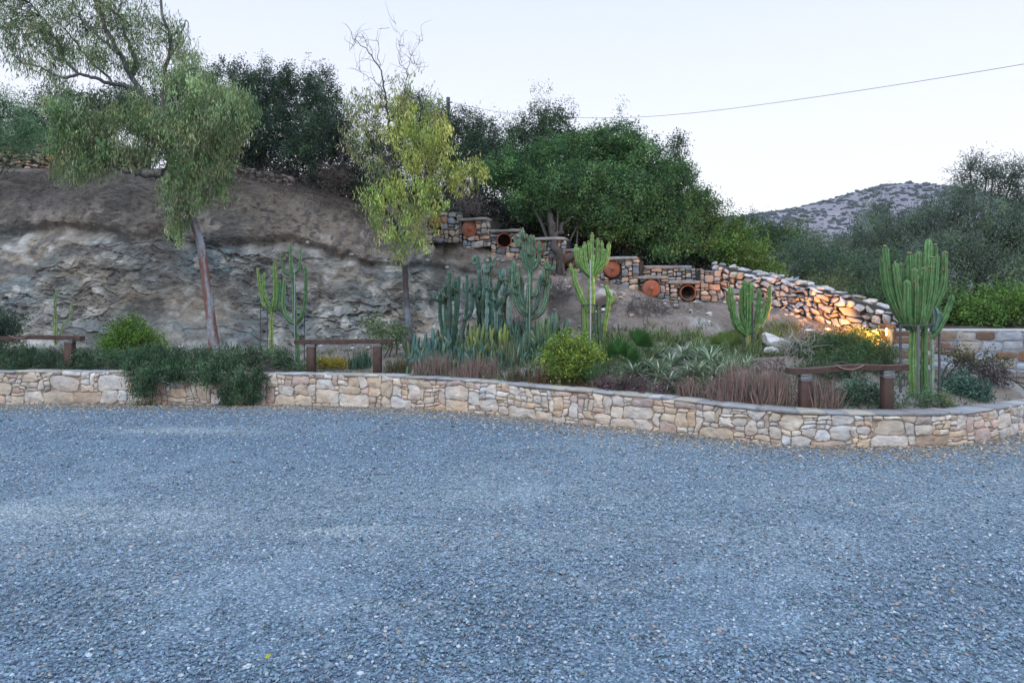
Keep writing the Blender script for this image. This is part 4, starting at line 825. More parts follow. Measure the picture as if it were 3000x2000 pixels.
# ------------------------------------------------------------------ cacti
def arm(mb, pts, r, D, col, ribs=5, rng=RNG, seg=0., r0=None, ridge=1.45, n=None, tip=None):
    """ribbed column through pixels (px, py[, dD])"""
    r *= rng.uniform(.62, .84); r0 = r0*.8 if r0 else None
    p = np.array([W(q[0], q[1], D+(q[2] if len(q) > 2 else 0)) for q in pts]); p[1:-1] += rng.normal(0, .012, (len(p)-2, 3)); L_ = np.linalg.norm(np.diff(p, axis=0), axis=1).sum()
    n = n or max(10, int(L_/.03)); P = smooth_path(p, n); t = np.linspace(0, 1, n)
    R = np.interp(t, [0, .08, .5, .9, 1], [(r0 or r*.75), r*.9, r, r*.95, r*.9])
    dist = (1-t)*L_; R = R*np.sqrt(np.clip(1-(np.clip(r*1.3-dist, 0, None)/(r*1.3))**2, .02, 1))
    if seg: R = R*(1+.13*np.cos(t*L_/seg*2*np.pi+rng.uniform(0, 6)))
    R = R*(1+.06*rng.normal(size=n))*(1-.22*t); rr_ = (ribs-1 if ribs < 6 else ribs); prof = np.array([ridge*1.08, .80, .50, .80]*rr_)
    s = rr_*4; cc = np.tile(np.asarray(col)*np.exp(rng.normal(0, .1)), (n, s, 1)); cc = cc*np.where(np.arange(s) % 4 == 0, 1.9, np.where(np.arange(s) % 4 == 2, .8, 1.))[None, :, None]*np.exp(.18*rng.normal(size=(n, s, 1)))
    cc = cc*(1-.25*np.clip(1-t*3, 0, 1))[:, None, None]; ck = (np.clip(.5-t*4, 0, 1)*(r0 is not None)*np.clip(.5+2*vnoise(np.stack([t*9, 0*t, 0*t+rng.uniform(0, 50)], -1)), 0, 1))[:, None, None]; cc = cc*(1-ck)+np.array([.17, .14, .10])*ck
    tube(mb, P, R, s, cc, prof=prof, rng=rng)
    for k_ in range(int(rng.integers(0, 9))):
        i_ = int(rng.integers(int(n*.72), n)); a_ = rng.uniform(0, 6.28); rr2 = R[i_]*1.15; rock(mb, P[i_]+np.array([math.cos(a_)*rr2, math.sin(a_)*rr2, 0]), (.011, .011, .014), np.array([.30, .24, .12])*rng.uniform(.6, 1.3), sub=0, seed=k_, cuts=0)
    if tip is not None: rock(mb, P[-1], (r*.8, r*.8, r*.45), tip, sub=1, seed=int(rng.integers(1e5)), cuts=1)
def pole(mb, px, y0, y1, D, r=.010, col=(.10, .105, .11)): tube(mb, np.array([W(px, y0, D), W(px, y1, D)]), r, 8, col)
def support(D, poles, bar, label, cross=()):
    root = thing('cactus_support', W(poles[0][0], poles[0][1], D), label, 'plant support', 'metal stakes holding the cacti')
    for q in poles:
        mb = MB(); pole(mb, q[0], q[1], q[2], D+(q[3] if len(q) > 3 else 0), r=q[4] if len(q) > 4 else .010, col=q[5] if len(q) > 5 else (.10, .105, .11)); mb.build('stake', M_METAL, root)
    if bar:
        mb = MB(); P = np.array([W(b[0], b[1], D+b[2]) for b in bar]); tube(mb, P, .011, 6, (.08, .085, .09)); mb.build('ring', M_METAL, root)
GC = 'tall columnar cacti in the bed'
rng = np.random.default_rng(400)
def cactus(label, arms, D, base, group=GC, **kw):
    if 'clump' in label or 'centre group' in label:
        for a in list(arms):
            (mx_, my_), (tx_, ty_) = a[1][-2][:2], a[1][-1][:2]
            for _ in range(2):
                f = rng.uniform(.0, .4); sx_ = mx_+(tx_-mx_)*f; sy_ = my_+(ty_-my_)*f; d_ = rng.choice([-1, 1])*rng.uniform(9, 17); h_ = rng.uniform(18, 42); dd_ = rng.uniform(-.12, .12)
                arms.append((a[0]*.7, [(sx_, sy_), (sx_+d_*.8, sy_-h_*.15, dd_), (sx_+d_, sy_-h_*.55, dd_), (sx_+d_*1.05, sy_-h_, dd_)]))
    root = thing('cactus', ground_pt(base, D), label, 'cactus', group); mb = MB()
    for a in arms:
        r, pts = a[0], a[1]; o = dict(kw)
        if len(a) > 2: o.update(a[2])
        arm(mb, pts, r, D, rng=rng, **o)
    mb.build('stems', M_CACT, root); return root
GR1 = (.13, .22, .065); GR2 = (.085, .16, .08); BL = (.085, .155, .125); BL2 = (.05, .10, .075); BR = (.15, .26, .08)
def O5(x, y): return (1150+x/2.613, 650+y/2.613)
def O4(x, y): return (700+x/2.613, 650+y/2.613)
def O3(x, y): return (2250+x/2.24, 650+y/2.24)
def O6(x, y): return (1700+x/2.85, 800+y/2.85)
cactus('thin forked pale cactus standing alone at the far left before the cliff', [(.042, [(163, 1010), (165, 930), (163, 890), (168, 845)]), (.035, [(170, 1000), (185, 950), (203, 930), (210, 885)]), (.03, [(163, 1000), (160, 960), (158, 920)])], 14.2, 165, col=(.16, .22, .11), seg=.12)
cactus('short-armed green candelabra cactus in front of the cliff, left one of the pair', [
  (.062, [O4(250, 1010), O4(252, 800), O4(258, 670)], dict(r0=.062, col=(.20, .27, .09))), (.042, [O4(245, 690), O4(200, 640), O4(158, 540), O4(140, 350)]), (.042, [O4(250, 690), O4(220, 620), O4(195, 520), O4(192, 385)]),
  (.055, [O4(258, 690), O4(268, 560), O4(272, 330)]), (.045, [O4(265, 690), O4(300, 620), O4(312, 440)], dict(col=GR2)), (.042, [(797, 915), (822, 890), (831, 860), (833, 812)]), (.03, [(803, 800), (808, 775), (809, 760)], dict(tip=(.3, .32, .12)))], 13.8, 796, col=GR1, seg=.0, ribs=5)
cactus('taller candelabra cactus with upswept arms in front of the cliff, right one of the pair', [
  (.058, [O4(450, 1090), O4(442, 940), O4(430, 760), O4(412, 520), O4(402, 380), O4(395, 170)], dict(r0=.06)), (.045, [O4(440, 780), O4(380, 740), O4(348, 640), O4(350, 440)]), (.05, [O4(440, 780), O4(485, 710), O4(503, 560), O4(510, 335)]),
  (.04, [O4(402, 410), O4(350, 370), O4(328, 310), O4(326, 235)]), (.036, [O4(402, 410), O4(450, 370), O4(470, 290), O4(473, 200)]), (.035, [O4(440, 780), O4(470, 730), O4(480, 640)])], 13.2, 868, col=GR2, ribs=5)
support(13.3, [(763, 1020, 905, .3), (783, 1030, 898, .1), (892, 1060, 912, 0), (863, 1060, 790, -.15, .008, (.35, .37, .4))], [(762, 900, .5), (800, 899, .1), (845, 900, 0), (893, 905, .2)], 'dark stakes and crossbar around the cactus pair before the cliff')
A = [(.045, [O5(430+dx*.3, 960), O5(430+dx*.8, 760), O5(430+dx, (ty+760)/2), O5(430+dx*1.05, ty)]) for dx, ty in ((-66, 515), (-30, 500), (8, 372), (-8, 430), (48, 440), (75, 410))]
A += [(.042, [O5(520, 930), O5(560, 740), O5(572, 600), O5(570, 392)]), (.04, [O5(540, 760), O5(600, 700), O5(612, 600), O5(606, 500)])]
cactus('leftmost clump of dark blue-green column cacti in the centre group', A, 12.6, 1320, col=BL2, ribs=6)
A = []
for x, y, h in ((650, 250, 330), (700, 320, 320), (745, 262, 350), (690, 440, 260), (760, 475, 270), (820, 380, 330), (850, 355, 350), (890, 400, 320), (930, 295, 420), (640, 520, 220), (800, 560, 200), (870, 500, 260), (720, 560, 200), (680, 590, 180), (770, 590, 180)):
    bx = 760+(x-760)*.75; A.append((.038+.008*rng.uniform(), [O5(bx, 860), O5(bx*.6+x*.4+rng.uniform(-12, 12), y+h*.6), O5(x+rng.uniform(-10, 10), y+h*.3), O5(x, y)], dict(col=[BL, BL2, (.13, .22, .20)][int(rng.integers(3))])))
    A[-1][1][0] = (*A[-1][1][0], rng.uniform(-.3, .3))
cactus('tangled middle clump of silvery blue-green column cacti', A, 13.0, 1440, col=BL, ribs=6, seg=.16)
A = [(.07, [O5(1040, 930), O5(1045, 700), O5(1055, 340)], dict(r0=.06)), (.052, [O5(1050, 720), O5(975, 660), O5(930, 500), O5(930, 310)]), (.052, [O5(1060, 740), O5(1140, 680), O5(1180, 520), O5(1182, 290)]),
     (.045, [O5(1050, 700), O5(1000, 600), O5(985, 450), O5(960, 380)]), (.045, [O5(1060, 720), O5(1110, 620), O5(1130, 500), O5(1140, 400)], dict(col=BL)), (.04, [O5(1050, 380), O5(1005, 310), O5(988, 220), O5(986, 145)]),
     (.045, [O5(1055, 370), O5(1035, 280), O5(1030, 160), O5(1020, 90)]), (.045, [O5(1055, 370), O5(1058, 240), O5(1060, 95)]), (.04, [O5(1060, 380), O5(1105, 310), O5(1122, 230), O5(1122, 145)]), (.035, [O5(1056, 370), O5(1075, 280), O5(1085, 200)]),
     (.035, [O5(1000, 640), O5(960, 560), O5(955, 470)], dict(col=BL)), (.04, [O5(1180, 420), O5(1200, 380), O5(1202, 320)])]
cactus('tallest blue-green column cactus of the centre group, with a crowned top', A, 12.4, 1548, col=(.085, .155, .105), ribs=6)
support(12.3, [(1316, 1000, 875), (1355, 1000, 925), (1441, 970, 930), (1552, 1000, 800, -.1, .008, (.3, .32, .34)), (1568, 1000, 880), (1535, 1000, 905)], None, 'thin stakes among the blue-green cactus clumps')
A = [(.062, [O5(1525, 700), O5(1530, 560), O5(1530, 380), O5(1528, 240)], dict(r0=.06)), (.062, [O5(1478, 960), O5(1478, 800), O5(1474, 640)], dict(r0=.06)), (.05, [O5(1500, 700), O5(1440, 560), O5(1395, 450), O5(1390, 360)]), (.03, [O5(1395, 420), O5(1365, 370), O5(1362, 315)])]
for tx, ty, bx in ((1405, 180, 1440), (1440, 210, 1460), (1470, 160, 1490), (1500, 150, 1512), (1528, 88, 1528), (1570, 130, 1555), (1602, 150, 1580), (1658, 160, 1610), (1625, 220, 1590), (1420, 250, 1450), (1640, 260, 1590)):
    A.append((.044, [O5(1530, 430), O5(bx, 340), O5((bx+tx)/2+(tx-bx)*.3, 280-(200-ty)*.2), O5(tx, ty)], dict(seg=.11, tip=(.26, .34, .12))))
A += [(.05, [O5(1610, 960), O5(1625, 800), O5(1648, 660), O5(1655, 560), O5(1630, 480)], dict(seg=.13)), (.035, [O5(1650, 640), O5(1690, 590), O5(1692, 535)]), (.04, [O5(1590, 940), O5(1585, 760), O5(1580, 640)], dict(col=GR2)), (.045, [O5(1555, 940), O5(1545, 700)], dict(col=GR2))]
cactus('bright yellow-green cactus with a knobbly crown beside a white stake', A, 11.8, 1735, col=BR, ribs=5)
support(11.6, [(1730, 1000, 760, -.1, .011, (.42, .44, .46)), (1704, 1000, 895), (1742, 1000, 893), (1760, 1000, 892)], [(1704, 894, .2), (1725, 893, -.1), (1760, 893, .15)], 'white centre stake and dark cage of the bright yellow-green cactus')
A = [(.045, [O6(1400, 680), O6(1402, 560), O6(1395, 480)], dict(r0=.045, col=(.24, .24, .10), seg=0))]
for tx, ty, w in ((1250, 110, .045), (1225, 190, .035), (1275, 200, .035), (1375, 60, .055), (1425, 75, .05), (1400, 160, .055), (1495, 135, .038), (1585, 98, .042), (1540, 200, .035), (1345, 120, .035)):
    A.append((w, [O6(1392, 520), O6(1392+(tx-1392)*.55, 440), O6(1392+(tx-1392)*.9, 320), O6(tx, ty)]))
cactus('mid-sized green cactus beside the white boulder', A, 10.8, 2190, col=(.095, .19, .065), ribs=5, seg=.12)
support(10.8, [(2205, 1040, 885, -.1, .014, (.07, .07, .08)), (2180, 1040, 930)], None, 'dark stake behind the mid-sized cactus by the white boulder')
D7 = 8.9
A = [(.052, [O3(958, 1160), O3(956, 900), O3(958, 690)], dict(r0=.052, col=(.12, .21, .07))), (.052, [O3(1026, 1150), O3(1026, 900), O3(1028, 640)], dict(r0=.052, col=(.085, .16, .065))), (.028, [O3(1072, 1140), O3(1074, 900), O3(1068, 740)], dict(r0=.028, col=(.20, .26, .18))),
     (.046, [O3(1075, 760), O3(1135, 690), O3(1180, 580), O3(1212, 478)]), (.03, [O3(1085, 720), O3(1100, 620), O3(1095, 560)], dict(col=BL)), (.03, [O3(1090, 720), O3(1125, 640), O3(1130, 580)], dict(col=BL)), (.03, [O3(1075, 720), O3(1080, 640), O3(1078, 560)], dict(col=BL))]
for tx, ty, bx, w, dd in ((768, 160, 930, .048, 0), (742, 235, 925, .03, .1), (832, 262, 935, .046, -.05), (872, 262, 940, .034, .1), (930, 205, 955, .06, 0), (988, 190, 968, .05, .08), (1056, 108, 985, .062, .05), (1098, 150, 995, .045, .12), (1162, 188, 1005, .045, .05), (1075, 232, 990, .05, -.08), (1110, 215, 998, .045, 0), (905, 380, 950, .045, -.12), (960, 300, 962, .055, -.1), (1030, 290, 985, .05, -.1)):
    A.append((w, [(*O3(bx, 705), dd*.3), (*O3(bx+(tx-bx)*.45, 610), dd), (*O3(bx+(tx-bx)*.85, 430), dd*1.3), (*O3(tx, ty), dd*1.4)], dict(tip=((.25, .22, .12) if (tx, ty) in ((768, 160), (930, 205), (1098, 150), (1075, 232)) else None))))
cactus('largest candelabra cactus, dense upright arms on twin stems near the right end of the bed', A, D7, 2680, col=(.095, .185, .07), ribs=5)
support(D7, [(2638, 1150, 952, -.12, .016), (2690, 1155, 952, -.2, .018, (.16, .165, .17)), (2752, 1150, 965, .05, .015)], [(2638, 953, -.12), (2690, 955, -.2), (2740, 951, 0), (2752, 953, .05), (2700, 947, .3), (2645, 950, .1), (2638, 953, -.12)], 'dark metal stakes and ring round the largest cactus')

# ------------------------------------------------------------------ blades, rosettes and palms
def blades(mb, B, Dr, L, Wd, curve, cols, rng, seg=5, droop=1., fold=.25):
    """tapered curved strips from bases B along Dr; curve = how far they arch over"""
    n = len(B); Dr = nrm(Dr); L = np.broadcast_to(L, (n,)); Wd = np.broadcast_to(Wd, (n,)); cv = np.broadcast_to(curve, (n,))
    H = Dr*np.array([1, 1, 0]); H = nrm(H+1e-4*rng.normal(size=(n, 3))*np.array([1, 1, 0])); S = nrm(np.cross(H, np.tile([0, 0, 1.], (n, 1))))
    t = np.linspace(0, 1, seg+1)
    V = []; wprof = np.array([.75, 1, .95, .75, .42, .04]) if seg == 5 else np.interp(t, [0, .2, 1], [.8, 1, .05])
    for k, s in enumerate(t):
        c = B+Dr*(L*s)[:, None]+(H*.5-np.array([0, 0, 1.])*droop)*(cv*L*s*s)[:, None]
        w = (Wd*wprof[k]*.5)[:, None]; up = nrm(np.cross(S, Dr))*w*fold
        V += [c-S*w+up, c-up*.6, c+S*w+up]
    V = np.stack(V, 1); m = V.shape[1]; base = (np.arange(n)*m)[:, None]; q = []
    for k in range(seg):
        for j in (0, 1): q.append(np.concatenate([base+k*3+j, base+k*3+j+1, base+k*3+j+4, base+k*3+j+3], 1))
    cols = np.asarray(cols, float)
    if cols.ndim == 1: cols = np.tile(cols, (n, 1))
    mb.add(V.reshape(-1, 3), np.concatenate(q), np.repeat(cols, m, 0))
def rosette(name, px, py, D, R, n, col, label, cat, rng, wid=.03, el=(15, 75), curve=.35, tipcol=None, group=None, z=None):
    c = ground_pt(px, D) if z is None else W(px, py, D)
    root = thing(name, c, label, cat, group); mb = MB()
    az = rng.uniform(0, 6.283, n); e_ = np.radians(rng.uniform(*el, n)); Dr = np.stack([np.cos(az)*np.cos(e_), np.sin(az)*np.cos(e_), np.sin(e_)], 1)
    cc = np.asarray(col)*np.exp(rng.normal(0, .15, (n, 1))); blades(mb, c+Dr*.02, Dr, R*rng.uniform(.75, 1.1, n), wid, curve, cc, rng)
    if tipcol is not None: blades(mb, c+Dr*.021+np.array([0, -.002, .004]), Dr, R*rng.uniform(.75, 1.0, n), wid*.35, curve, np.asarray(tipcol)*np.exp(rng.normal(0, .1, (n, 1))), rng)
    mb.build('leaves', M_BLADE, root, smooth=False); return root
def stick_clump(px0, px1, pyb, D, h, n, cols, label, cat, rng, wid=.012, lean=.28, group=None, name='aloe_clump', depth=.35, curve=.0, fan=.0):
    c = ground_pt((px0+px1)/2, D); root = thing(name, c, label, cat, group); mb = MB()
    hw = (px1-px0)/2/F*D; x = rng.uniform(-1, 1, n); B = np.stack([c[0]+x*hw*.92, D+rng.uniform(0, depth, n), np.full(n, c[2]-.03)], 1)
    for i in range(n): B[i, 2] = ground_pt(1500+F*B[i, 0]/B[i, 1], B[i, 1])[2]-.03
    Dr = np.stack([rng.normal(0, lean, n)+fan*x, rng.normal(-.05, lean, n), np.ones(n)], 1); L = h*rng.uniform(.55, 1.08, n)*(1-.35*x*x)
    cols = np.asarray(cols); cc = cols[rng.integers(0, len(cols), n)]*np.exp(rng.normal(0, .18, (n, 1)))
    blades(mb, B, Dr, L, wid*rng.uniform(.7, 1.3, n), -.12+curve, cc, rng, fold=.5); mb.build('leaves', M_BLADE, root, smooth=False); return root
def fan_palm(px, py, D, fans, label, rng, col=(.06, .15, .045)):
    c = ground_pt(px, D); root = thing('fan_palm', c, label, 'fan palm', 'young fan palms in the bed'); 
    for (fx, fy, fr, a0_, a1_, tl) in fans:
        f = W(fx, fy, D+tl); R = fr/F*D; mb = MB(); tube(mb, smooth_path([c, (c+f)/2+np.array([0, .04, .02]), f], 6), .009, 6, (.12, .20, .06)); mb.build('stalk', M_BLADE, root)
        n = 30; a = np.radians(np.linspace(a0_, a1_, n)); Dr = np.stack([np.cos(a), -.25+.25*np.cos(a*2)*.3+0*a, np.sin(a)], 1); mb = MB()
        blades(mb, np.tile(f, (n, 1)), Dr, R*rng.uniform(.85, 1.08, n), R*.15, .04, np.asarray(col)*np.exp(rng.normal(0, .12, (n, 1))), rng, fold=.7); mb.build('fan', M_BLADE, root, smooth=False)
# grassy understory of the bed
def carpet(name, px0, px1, D0_, D1_, n, h, cols, label, cat, rng, wid=.012, lean=.45, kind='stuff', lobe=None):
    px = rng.uniform(px0, px1, n*2); D = rng.uniform(D0_, D1_, n*2); k = fbm(np.stack([px/45, D*2, 0*px], -1), 2, 9) > -.25; px, D = px[k][:n], D[k][:n]
    ok = D > wallD(px)+.3; px, D = px[ok], D[ok]; n = len(px)
    B = np.array([ground_pt(a, b) for a, b in zip(px, D)])-np.array([0, 0, .02]); mb = MB()
    cols = np.asarray(cols); reg = (fbm(np.stack([px/40, D*1.5, 0*px+3], -1), 2, 19)*.5+.5+rng.normal(0, .15, n))*len(cols); cc = cols[np.clip(reg.astype(int), 0, len(cols)-1)]*np.exp(rng.normal(0, .2, (n, 1)))
    hh = h*rng.uniform(.4, 1.1, n)*(1+.5*fbm(np.stack([px/30, D*3, 0*px], -1), 2, 29)); blades(mb, B, np.stack([rng.normal(0, lean, n), rng.normal(-.1, lean, n), np.ones(n)], 1), hh, wid, .15, cc, rng)
    return tag(mb.build(name, M_BLADE, smooth=False), label, cat, kind=kind)
rng = np.random.default_rng(500)
RED = [(.29, .175, .165), (.35, .23, .20), (.22, .15, .14), (.28, .22, .18), (.20, .19, .14)]
GA = 'red-brown stick-leaved clumps behind the retaining wall'
def sc(a, b, h, n, lab, D=None, **k):
    m = (a+b)/2; D = D or float(wallD(m))+.32; stick_clump(a, b, 0, D, h, n, k.pop('cols', RED), lab, 'succulent clump', rng, group=k.pop('group', GA), **k)
sc(1198, 1345, .42, 420, 'wide red-brown stick-leaved clump just right of the middle wooden rail, left half')
sc(1320, 1460, .40, 380, 'reddish stick-leaved clump in front of the blue-green cacti, right half', fan=.2)
sc(2085, 2240, .50, 460, 'tall red-brown stick-leaved clump left of the right-hand wooden rail')
sc(2215, 2330, .50, 380, 'red-brown stick-leaved clump touching the left post of the right-hand rail')
sc(2368, 2475, .42, 260, 'fanned red-brown clump between the posts of the right-hand rail', fan=.5)
sc(1990, 2065, .34, 90, 'small sparse reddish clump left of the tall one near the wall', fan=.3)
sc(1480, 1560, .26, 160, 'dark brown stick-leaved tuft left of the yellow-green shrub', cols=[(.10, .085, .06), (.12, .07, .05), (.09, .11, .06)])
sc(1545, 1640, .28, 200, 'rusty brown tuft directly before the yellow-green shrub', cols=[(.13, .09, .06), (.17, .10, .06), (.11, .10, .07)])
sc(1120, 1205, .36, 200, 'dark olive-brown tuft right of the middle rail post', cols=[(.10, .085, .05), (.08, .10, .05), (.13, .08, .04)])
mb = MB(); rq = np.random.default_rng(808)
for k_ in range(620):
    px = rq.uniform(1195, 1650); D = rq.uniform(11.0, 12.9); g = ground_pt(px, D)-np.array([0, 0, .05]); h = rq.uniform(.15, .62)*(.55+.45*(D-11)/1.9)*(1 if px < 1560 else .8)
    if px < 1290: h *= .75
    q0 = g+np.array([rq.normal(0, .05), rq.normal(0, .05), h*.5]); P = smooth_path([g, q0, q0+np.array([rq.normal(0, .04), rq.normal(0, .04), h*.5])], 10); r_ = rq.uniform(.014, .032)
    cs = np.array([(.085, .17, .145), (.075, .135, .105), (.12, .20, .12), (.18, .22, .08), (.06, .11, .065), (.14, .24, .20)])[rq.choice(6, p=[.24, .2, .18, .1, .16, .12])]*np.exp(rq.normal(0, .15))
    tube(mb, P, r_*np.sqrt(np.clip(1-np.linspace(0, 1, 10)**5, .03, 1)), 10, cs, prof=np.array([1.3, .75]*5), rng=rq)
tag(mb.build('succulent_thicket', M_CACT), 'dense thicket of short blue-green succulent stems round the feet of the central cacti', 'succulents', kind='stuff')
carpet('striped_ground_cover', 1800, 2200, 9.7, 11.2, 3600, .22, [(.33, .42, .27), (.24, .33, .20), (.40, .46, .32), (.20, .26, .15)], 'pale striped arching leaves filling the gaps between the spidery rosettes', 'ground cover', np.random.default_rng(909), wid=.018, lean=.75)
GV = 'blue-green finger succulents below the cacti'
for i, (a, b, D, h, n, cs, lab) in enumerate([
  (1205, 1300, 11.6, .34, 150, [(.12, .22, .19), (.09, .16, .14)], 'low blue-green finger succulents left of the cactus group'),
  (1290, 1370, 11.5, .36, 130, [(.12, .22, .19), (.10, .17, .12)], 'blue-green finger succulents under the leftmost cactus clump'),
  (1010, 1085, 12.0, .30, 120, [(.10, .18, .13), (.06, .11, .07)], 'dark green finger plant seen under the middle rail'),
  (1360, 1450, 11.6, .40, 150, [(.16, .22, .08), (.11, .17, .08), (.13, .20, .13)], 'yellowish green finger succulents under the middle cactus clump'),
  (1440, 1530, 11.2, .42, 170, [(.13, .19, .11), (.16, .20, .12), (.18, .15, .09)], 'pale green spiky plants before the tallest blue-green cactus'),
  (1500, 1600, 11.6, .40, 160, [(.15, .22, .16), (.10, .17, .12)], 'grey-green spiky plants right of the cactus stems')]):
    stick_clump(a, b, 0, D, h, n, cs, lab, 'succulent clump', rng, wid=.032, lean=.2, group=GV, name='finger_succulent', depth=.5)
for i, (px, D, h, lab, cs) in enumerate([(1480, 11.9, .6, 'yellow-green branching column plant below the tangled cacti', (.20, .25, .07)), (1400, 12.2, .55, 'yellow-tinted short column plant between the dark cactus clumps', (.18, .23, .08)), (1300, 12.6, .5, 'small blue column plant at the left foot of the cactus group', (.10, .18, .15)),
      (1258, 12.4, .45, 'lone blue paddle stem left of the cactus group', (.09, .17, .15)), (1625, 12.2, .6, 'pale blue-green stem between the cactus group and the bright cactus', (.12, .2, .16)), (1590, 12.0, .55, 'slim green stem at the right foot of the tallest cactus', (.13, .2, .1))]):
    g = ground_pt(px, D); root = thing('column_succulent', g, lab, 'succulent', 'short column succulents'); mb = MB()
    for k in range(11):
        P = smooth_path([g+rng.normal(0, .10, 3)*np.array([1, 1, 0])-np.array([0, 0, .05]), (q0 := g+np.array([rng.normal(0, .10), rng.normal(0, .08), h*.45])), q0+np.array([rng.normal(0, .03), rng.normal(0, .03), h*rng.uniform(.15, .65)])], 12)
        R = .032*np.sqrt(np.clip(1-np.linspace(0, 1, 12)**6, .03, 1)); tube(mb, P, R, 15, np.asarray(cs)*np.exp(rng.normal(0, .12)), prof=np.array([1.3, .9, .8]*5))
    mb.build('stems', M_CACT, root)
# striped rosettes
k = 0
POSN = ['topmost left', 'upper middle', 'upper right', 'large central', 'lower central', 'left', 'lower right', 'far right', 'back', 'small front', 'pale front', 'back right']
for (x, y, s) in ((640, 650, 1), (860, 640, 1.1), (1085, 690, 1.25), (655, 790, 1.2), (985, 790, 1.1), (450, 790, 1.1), (900, 810, .9), (1120, 810, .9), (760, 700, .9), (740, 860, .9), (560, 730, .9), (1000, 640, .8)):
    px, py = O6(x, y); g = on_ground(px, py+26)
    rosette('striped_rosette', px, py, g[1], .38*s, 60, (.22, .30, .20), POSN[k]+' striped spidery rosette in the pale green patch right of the fan palms', 'agave', rng, wid=.026, el=(10, 75), curve=.42, tipcol=(.50, .52, .40), group='striped spidery rosettes'); k += 1
rosette('yucca', 1739, 1074, float(wallD(1739))+.55, .42, 46, (.10, .19, .08), 'upright green yucca between the yellow-green shrub and the fan palm', 'yucca', rng, wid=.022, el=(35, 88), curve=.08)
rosette('yucca', 1605, 985, 11.6, .55, 50, (.12, .20, .11), 'tall thin-leaved yucca behind the left of the yellow-green shrub', 'yucca', rng, wid=.018, el=(30, 88), curve=.05)
rosette('dracaena', 1655, 950, 12.4, .35, 16, (.12, .19, .09), 'broad-leaved green plant just left of the bright cactus base', 'plant', rng, wid=.06, el=(40, 88), curve=.02)
fan_palm(1822, 1075, 10.25, [(1812, 1035, 60, -25, 205, 0), (1866, 1012, 62, -5, 125, .25), (1840, 1045, 40, -40, 100, -.1)], 'fan palm with broad dark pleated leaves right of the yellow-green shrub', rng)
fan_palm(2128, 1030, 10.5, [(2110, 1008, 42, 60, 175, 0), (2140, 1010, 46, 5, 120, .1)], 'smaller fan palm left of the mid-sized cactus', rng, col=(.15, .22, .07))

carpet('ground_cover', 1200, 2100, 9.2, 12.4, 8000, .22, [(.16, .23, .10), (.22, .27, .14), (.18, .14, .10), (.13, .18, .10), (.22, .25, .17)], 'mixed low grass and herbs between the cacti in the middle of the bed', 'ground cover', rng)
carpet('ground_cover', 1760, 2330, 10.4, 12.0, 9000, .25, [(.18, .27, .10), (.25, .29, .14), (.15, .22, .10), (.22, .20, .13)], 'taller green grass in the bed behind the striped rosettes', 'grass', rng)
carpet('ground_cover', 1560, 2300, 8.6, 10.2, 9000, .13, [(.24, .14, .15), (.18, .11, .12), (.17, .19, .14), (.28, .19, .18)], 'low purplish creeping succulents along the back of the wall right of centre', 'ground cover', rng, wid=.014, lean=.7)
carpet('ground_cover', 2280, 2960, 8.2, 10.4, 4500, .10, [(.10, .14, .08), (.13, .17, .10), (.14, .12, .08)], 'sparse low green plants on the soil round the right-hand rail', 'ground cover', rng, lean=.8)
carpet('ground_cover', 30, 1200, 11.6, 15.2, 4200, .13, [(.09, .13, .07), (.11, .15, .08), (.14, .12, .08)], 'patchy low growth at the foot of the cliff', 'ground cover', rng, lean=.7)
carpet('dry_grass', 1100, 2100, 13.0, 16.6, 5200, .15, [(.19, .155, .115), (.13, .11, .09), (.24, .21, .16), (.10, .11, .07)], 'dry grass and stalks on the slope below the clay beehives', 'dry grass', rng, wid=.008, lean=.9)
carpet('dry_grass', 2300, 2480, 10.6, 12.0, 700, .2, [(.24, .22, .17), (.2, .17, .12)], 'dry pale stalks round the white boulder', 'dry grass', rng, wid=.007, lean=.5)

# shrubs and trailing plants in the bed
def B(name, lobes, lab, cat, sty, cols, seed, per=60, **k): return bush(name, lobes, lab, cat, sty, cols, seed, per=per, trunk_r=.015, **k)
B('round_shrub', [(380, 985, 62, 42, 13.6, .4), (350, 1005, 45, 35, 13.4, .35), (430, 1000, 48, 30, 13.5, .35), (385, 955, 35, 25, 13.7, .25)], 'rounded vivid green shrub in front of the cliff at the left', 'shrub', 'small', [(.11, .21, .035), (.08, .16, .03), (.14, .25, .05)], 601, per=75, size=1.35, lf=.8)
B('yellow_green_shrub', [(1622, 1055, 32, 26, 10.0, .25), (1738, 1052, 28, 24, 10.0, .2), (1672, 1082, 62, 18, 10.0, .25), (1675, 1040, 54, 36, 10.2, .3), (1628, 1025, 30, 26, 10.1, .25), (1718, 1040, 32, 30, 10.1, .25), (1690, 1068, 48, 22, 9.95, .2), (1655, 1000, 28, 16, 10.3, .2), (1705, 1003, 20, 14, 10.2, .15)], 'bright yellow-green rounded shrub in the centre of the bed', 'shrub', 'small', [(.22, .30, .05), (.16, .25, .045), (.29, .33, .07), (.10, .17, .04)], 602, per=110, size=1.2, lf=.7)
RM = [(.06, .12, .06), (.085, .155, .075), (.045, .085, .05), (.12, .18, .10)]
GT = 'dark trailing rosemary along the wall'
B('trailing_rosemary', [(60, 1045, 110, 30, 12.3, .5), (-60, 1050, 90, 30, 12.3, .5), (170, 1060, 60, 22, 12.2, .4), (30, 1075, 80, 18, 11.8, .25)], 'low dark trailing plant under the leftmost wooden rail', 'trailing plant', 'rosemary', RM, 610, per=55, group=GT)
B('trailing_rosemary', [(300, 1055, 80, 30, 12.2, .4), (240, 1065, 55, 24, 12.1, .35), (360, 1065, 45, 30, 12.0, .3)], 'low dark spreading plant between the leftmost rail and the first drape over the wall', 'trailing plant', 'rosemary', RM, 611, per=55, group=GT)
